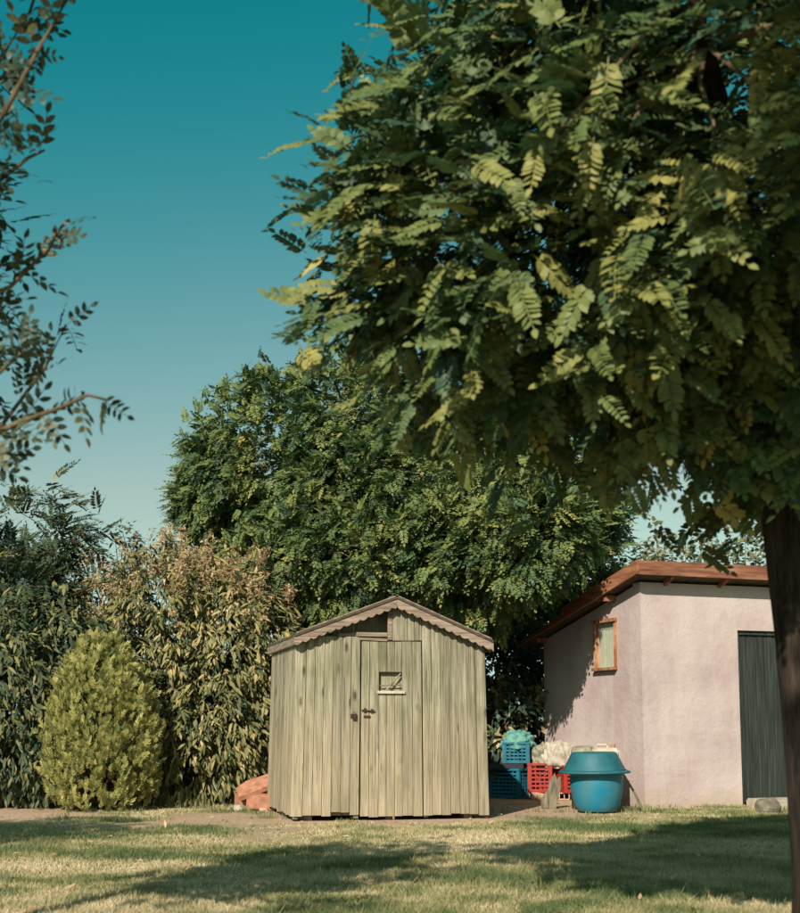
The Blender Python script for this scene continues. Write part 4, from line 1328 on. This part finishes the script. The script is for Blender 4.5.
bush('leafy_shrub', 'dark leafy shrub growing between the shed and the outbuilding', (1.1, 17.3, 0),
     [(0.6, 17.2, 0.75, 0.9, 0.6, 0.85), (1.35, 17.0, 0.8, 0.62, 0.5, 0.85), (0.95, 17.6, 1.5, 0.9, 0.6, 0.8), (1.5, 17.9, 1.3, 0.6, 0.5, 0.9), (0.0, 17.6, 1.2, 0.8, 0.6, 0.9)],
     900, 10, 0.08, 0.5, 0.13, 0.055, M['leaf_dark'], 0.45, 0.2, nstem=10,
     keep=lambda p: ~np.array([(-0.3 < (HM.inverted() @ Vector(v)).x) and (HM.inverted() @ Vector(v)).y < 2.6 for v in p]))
bush('leafy_shrub', 'pale leafed sprig growing behind the teal bag and blue crates', (1.3, 17.0, 0),
     [E(497, 742, 13, 12, 16.7), E(528, 724, 17, 9, 16.9), E(500, 690, 10, 9, 16.9), E(538, 690, 8, 14, 16.9)],
     40, 8, 0.06, 0.5, 0.12, 0.05, M['leaf_bush'], 0.6, 0.2, nstem=4, inner=0.2)
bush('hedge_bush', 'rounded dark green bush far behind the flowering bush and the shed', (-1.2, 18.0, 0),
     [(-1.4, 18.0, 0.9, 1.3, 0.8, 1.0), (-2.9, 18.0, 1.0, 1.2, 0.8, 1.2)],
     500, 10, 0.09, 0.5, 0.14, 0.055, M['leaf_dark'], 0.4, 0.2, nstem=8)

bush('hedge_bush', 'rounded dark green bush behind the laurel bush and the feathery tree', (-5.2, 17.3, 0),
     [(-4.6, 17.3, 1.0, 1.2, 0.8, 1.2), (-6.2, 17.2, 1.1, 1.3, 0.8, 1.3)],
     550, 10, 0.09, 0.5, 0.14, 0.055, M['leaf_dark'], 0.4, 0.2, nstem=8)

# dark young tree with long feathery leaves at the left edge
def sumac():
    T = Vector((-4.95, 15.6, 0))
    root = empty('tree_of_heaven', T); root.name = 'feathery_tree'
    tag(root, 'dark young tree with arching feathery leaves rising over the laurel bush', 'tree')
    Y = 15.6
    blobs = [E(12, 575, 55, 55, Y), E(-70, 580, 70, 80, Y), E(35, 610, 40, 45, Y), E(60, 535, 26, 20, Y)]
    CP, CD = crown_clumps(blobs, 190, inner=0.35, bumps=0.2)
    extra = np.array([tuple(at(x, y, Y)) for x, y in ((30, 500), (48, 492), (62, 505), (75, 520), (20, 512), (85, 530), (60, 540), (45, 520), (5, 500))])
    CP = np.concatenate([CP, extra]); CD = np.concatenate([CD, np.tile([[0.8, -0.2, 0.35]], (len(extra), 1))])
    skeleton(root, Vector((0, 0, -0.05)), Vector((0.1, 0, 1.5)), 0.06, 0.045, CP - np.array(T), M['bark'], 8, 120, 0.006)
    temps = [frond(k, 0.32, 0.075, 0.028, dr, seed=s, simple=True) for k, dr, s in ((9, 0.2, 41), (10, 0.35, 42), (8, 0.1, 43))]
    P, Fm = leaves_round(CP, CD, 9, 0.09, 0.8, 0.15, 0.8, 0.8, 0.3)
    rnd = np.clip(rng.normal(0.4, 0.2, len(P)), 0, 1)
    crown = link('crown', scatter_mesh('crown', temps, P - np.array(T), Fm, rng.uniform(0.7, 1.15, len(P)), rnd, M['leaf_hedge']), None, root)
    tag(crown, kind='stuff')
sumac()

# sapling tip standing above the bushes
bush('sapling', 'thin leafy sapling tip rising above the orange-tipped bush', (at(128, 540, 16.3).x, 16.3, 0),
     [E(127, 545, 15, 26, 16.3), E(130, 575, 25, 20, 16.3)], 60, 7, 0.05, -0.1, 0.10, 0.035, M['leaf_hedge'], 0.4, 0.2, nstem=3, inner=0.2, cat='sapling')
# upright shoots behind the outbuilding
def shoots():
    T = Vector((4.7, 20.0, 0))
    root = empty('upright_shrub', T); tag(root, 'pale green shrub with upright shoots rising behind the outbuilding roof', 'shrub')
    CPs, CDs = [], []
    for px, py in ((647, 540), (655, 522), (672, 536), (685, 530), (690, 545), (700, 512), (708, 540), (716, 548), (728, 533), (745, 528), (757, 522), (768, 540), (665, 548), (738, 545), (640, 548), (790, 530), (805, 540)):
        top = at(px, py, 20.0 + rj(0.4)) - T
        mb = MB(); b = Vector((top.x * 0.75, top.y, -0.05))
        pth = limb_path(b, top, 0, 6, 0.01)
        mb.tube(pth, [0.02, 0.018, 0.015, 0.012, 0.01, 0.007, 0.004], 6); mb.build('stem', M['twig'], root, smooth=True)
        for z in np.arange(1.2, top.z, 0.07):
            s = (z + .05) / (top.z + .05); p = b.lerp(top, s)
            wd = 0.06 + 0.12 * min(1, (top.z - z) / 0.6)
            for _ in range(2):
                a = rng.random() * 6.28
                d = np.array([math.cos(a), math.sin(a), 0.5])
                CPs.append(np.array(p) + d * wd * rng.random()); CDs.append(d / np.linalg.norm(d))
    P, me = whorls(np.array(CPs), np.array(CDs), 4, 0.03, -0.1, 0.085, 0.06, M['leaf_shoot'], 0.5, 0.2)
    tag(link('crown', me, None, root), kind='stuff')
shoots()

# golden conifer
def conifer():
    c0 = ground_at(92, 813)
    T = Vector((c0.x, c0.y + 0.45, 0))
    root = empty('golden_conifer', T); tag(root, 'rounded golden-green conifer shrub at the edge of the lawn', 'conifer')
    k = T.y / F_PX
    Hh = 168 * k
    nc, per = 640, 16
    n = nc * per
    u = (np.arange(nc) + rng.random(nc)) / nc
    u = u ** 0.85
    th = rng.random(nc) * 2 * math.pi
    def prof(s):    # radius by height
        return np.interp(s, [0, 0.06, 0.2, 0.4, 0.6, 0.75, 0.87, 0.95, 1.0], [0.36, 0.44, 0.53, 0.54, 0.475, 0.37, 0.25, 0.13, 0.03])
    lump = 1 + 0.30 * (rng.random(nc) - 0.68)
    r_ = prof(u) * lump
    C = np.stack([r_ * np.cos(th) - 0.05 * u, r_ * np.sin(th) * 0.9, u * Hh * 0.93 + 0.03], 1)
    D = np.repeat(np.stack([np.cos(th), np.sin(th), np.zeros(nc)], 1), per, 0)
    plume = np.repeat(rng.uniform(0.6, 1.6, nc), per)
    tt = rng.random(n)          # along each upright plume
    P = np.repeat(C, per, 0) + D * (0.05 * tt)[:, None] + np.array([0, 0, 1]) * (tt * 0.17 * plume - 0.06)[:, None] + rng.normal(size=(n, 3)) * (0.040 * (1 - 0.6 * tt))[:, None]
    ax = D * 0.5 + np.array([0, 0, 0.8]) + unit(n) * 0.45
    fm = frames(ax, D + np.array(sun_dir) * 0.7 + unit(n) * 0.6)
    lump = np.repeat(lump, per)
    temps = []
    for sd in range(3):
        r2 = np.random.default_rng(60 + sd)
        v, fc = [], []
        for i in range(9):
            s = i / 8
            for sg in ((-1, 1) if i < 8 else (0,)):
                L = 0.055 * (1 - 0.5 * s) * r2.uniform(0.7, 1.2); b = np.array([s * 0.10, 0, 0.008 * math.sin(s * 4)])
                ang = sg * r2.uniform(0.5, 0.9)
                d = np.array([math.cos(ang), math.sin(ang), r2.normal(0, 0.2)]); pn = np.array([-d[1], d[0], 0]) * 0.0075
                q = len(v); v += [b, b + d * L * .5 + pn, b + d * L, b + d * L * .5 - pn]; fc.append((q, q + 3, q + 2, q + 1))
        temps.append((np.array(v), fc, r2.uniform(-.1, .1, len(v))))
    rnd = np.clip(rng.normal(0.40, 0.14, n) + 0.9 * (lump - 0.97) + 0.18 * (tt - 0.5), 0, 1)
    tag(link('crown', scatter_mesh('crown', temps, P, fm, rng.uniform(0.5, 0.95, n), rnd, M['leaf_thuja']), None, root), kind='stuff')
    mb = MB(); mb.tube(limb_path((0, 0, -0.05), (-0.04, 0, Hh * 0.85), n=6, wob=0.01), [0.05, 0.045, 0.04, 0.03, 0.02, 0.015, 0.008], 10)
    mb.build('trunk', M['bark'], root, smooth=True)
    mb = MB()
    for i in rng.choice(n, 60, replace=False):
        z = max(0.05, P[i, 2] - 0.35)
        mb.tube([(-0.04 * z / Hh, 0, z * 0.9), tuple(P[i] * np.array([.6, .6, 1]) - np.array([0, 0, .12])), tuple(P[i])], [0.012, 0.008, 0.003], 5, cap=False)
    tag(mb.build('twigs', M['twig'], root, smooth=True), kind='stuff')
conifer()

# ------------------------------------------------------------------ grass
def grass():
    n = 520000
    # denser towards the camera: sample depth so that the picture is evenly covered
    yy = 5.6 + (15.2 - 5.6) * rng.random(n) ** 1.35
    half = 0.36 * yy + 0.5
    xx = (rng.random(n) * 2 - 1) * half
    s = soil_amount(xx, yy)
    hi = HM.inverted()
    c, q = math.cos(HOUSE_RZ), math.sin(HOUSE_RZ)
    hx = (xx - HOUSE_P.x) * c + (yy - HOUSE_P.y) * q; hy = -(xx - HOUSE_P.x) * q + (yy - HOUSE_P.y) * c
    c, q = math.cos(SHED_RZ), math.sin(SHED_RZ)
    sx = (xx - SHED_P.x) * c + (yy - SHED_P.y) * q; sy = -(xx - SHED_P.x) * q + (yy - SHED_P.y) * c
    ok = (rng.random(n) > s * 1.7) & ~((hx > -0.02) & (hy > -0.02)) & ~((sx > -0.03) & (sx < SW + 0.03) & (sy > -0.03) & (sy < SD))
    xx, yy, s = xx[ok], yy[ok], s[ok]
    n = len(xx)
    zz = zground(xx, yy)
    dry = vnoise(xx + 40, yy + 40, 21, 0.75) * 0.5 + vnoise(xx + 40, yy + 40, 22, 0.22) * 0.35 + vnoise(xx + 40, yy * 0.9 + 40, 23, 1.9) * 0.35
    rnd = np.clip((dry - 0.60) * 2.3 + 0.46 + rng.normal(0, 0.17, n) + s * 0.35, 0, 1)
    tall = vnoise(xx + 10, yy + 10, 31, 0.5)
    h = rng.uniform(0.014, 0.038, n) * (0.65 + 0.8 * tall) * (1.35 - 0.7 * np.clip(rnd, 0, 1)) * (1 - 0.45 * s)
    h *= np.where(rng.random(n) < 0.012, 2.0, 1)
    a = rng.random(n) * 2 * math.pi
    wv = np.stack([np.cos(a), np.sin(a), np.zeros(n)], 1) * (rng.uniform(0.002, 0.0042, n) * (0.6 + yy / 14))[:, None]
    ln = unit(n); ln[:, 2] = 0
    b = np.stack([xx, yy, zz - 0.003], 1)
    tip = b + np.stack([np.zeros(n), np.zeros(n), h], 1) + ln * (h * rng.uniform(0.3, 1.3, n))[:, None]
    V = np.stack([b - wv, b + wv, tip], 1).reshape(-1, 3).astype(np.float32)
    L = np.arange(3 * n).astype(np.int32)
    S = np.full(n, 3, np.int32)
    me = bpy.data.meshes.new('grass')
    me.vertices.add(len(V)); me.vertices.foreach_set('co', V.ravel())
    me.loops.add(len(L)); me.loops.foreach_set('vertex_index', L)
    me.polygons.add(len(S)); me.polygons.foreach_set('loop_start', np.concatenate([[0], np.cumsum(S)[:-1]]).astype(np.int32)); me.polygons.foreach_set('loop_total', S)
    me.update(calc_edges=True)
    at_ = me.attributes.new('rnd', 'FLOAT', 'POINT'); at_.data.foreach_set('value', np.repeat(rnd, 3).astype(np.float32))
    tag(link('grass', me, M['grass']), 'short dry lawn grass, partly green and partly straw coloured', 'grass', kind='stuff')
    # longer tufts along the foot of the hedge, the shed and the wall
    spots = []
    for px, py, m, hh in [(190, 808, 26, .16), (205, 800, 20, .2), (170, 806, 20, .16), (262, 806, 16, .16), (60, 818, 10, .08), (285, 818, 18, .10), (500, 817, 8, .06), (640, 812, 22, .10), (630, 812, 18, .12), (655, 810, 18, .08),
                          (690, 808, 20, .07), (720, 808, 16, .07), (560, 812, 10, .08), (575, 815, 6, .07), (545, 812, 8, .08), (610, 817, 5, .05), (230, 812, 18, .12), (150, 815, 10, .1), (780, 812, 12, .09), (538, 800, 14, .12), (490, 812, 12, .1)]:
        g_ = ground_at(px, py)
        for _ in range(m): spots.append((g_.x + rj(0.22), g_.y + rj(0.12), hh))
    V, Fc, RR = [], [], []
    for x, y, hh in spots:
        if True:
            r0 = rng.random() * 0.45
            for _ in range(5):
                a = rng.random() * 6.28; h = hh * rng.uniform(0.3, 0.95); w_ = 0.0028; k = len(V)
                d = np.array([math.cos(a), math.sin(a), 0]) * h * rng.uniform(0.2, 0.7)
                p = np.array([x + rj(.02), y + rj(.02), -0.005]); s_ = np.array([-math.sin(a), math.cos(a), 0]) * w_
                V += [p - s_, p + s_, p + d * .4 + s_ * .8 + [0, 0, h * .65], p + d * .4 - s_ * .8 + [0, 0, h * .65], p + d + [0, 0, h]]
                Fc += [(k, k + 1, k + 2, k + 3), (k + 3, k + 2, k + 4)]; RR += [min(1, max(0, r0 + rj(.2)))] * 5
    me = bpy.data.meshes.new('weeds'); me.from_pydata([tuple(v) for v in V], [], Fc)
    at_ = me.attributes.new('rnd', 'FLOAT', 'POINT'); at_.data.foreach_set('value', np.array(RR, np.float32))
    tag(link('weeds', me, M['grass']), 'straggly taller weeds along the foot of walls and hedge', 'weeds', kind='stuff')
grass()

def fallen_leaves():
    n = 420
    yy = 6.3 + 7.2 * rng.random(n) ** 1.2
    xx = (rng.random(n) * 2 - 1) * (0.34 * yy)
    P = np.stack([xx, yy, zground(xx, yy) + rng.uniform(0.012, 0.03, n)], 1)
    ax = unit(n) * np.array([1, 1, 0.25])
    fm = frames(ax, np.array([0, 0, 1.0]) + unit(n) * 0.5)
    me = scatter_mesh('fallen_leaves', [single_leaf(0.045, 0.022, 0.3), single_leaf(0.06, 0.02, -0.2)], P, fm, rng.uniform(0.6, 1.3, n), rng.random(n), M['flower'])
    tag(link('fallen_leaves', me), 'small dry leaves scattered over the lawn', 'leaves', kind='stuff')
fallen_leaves()
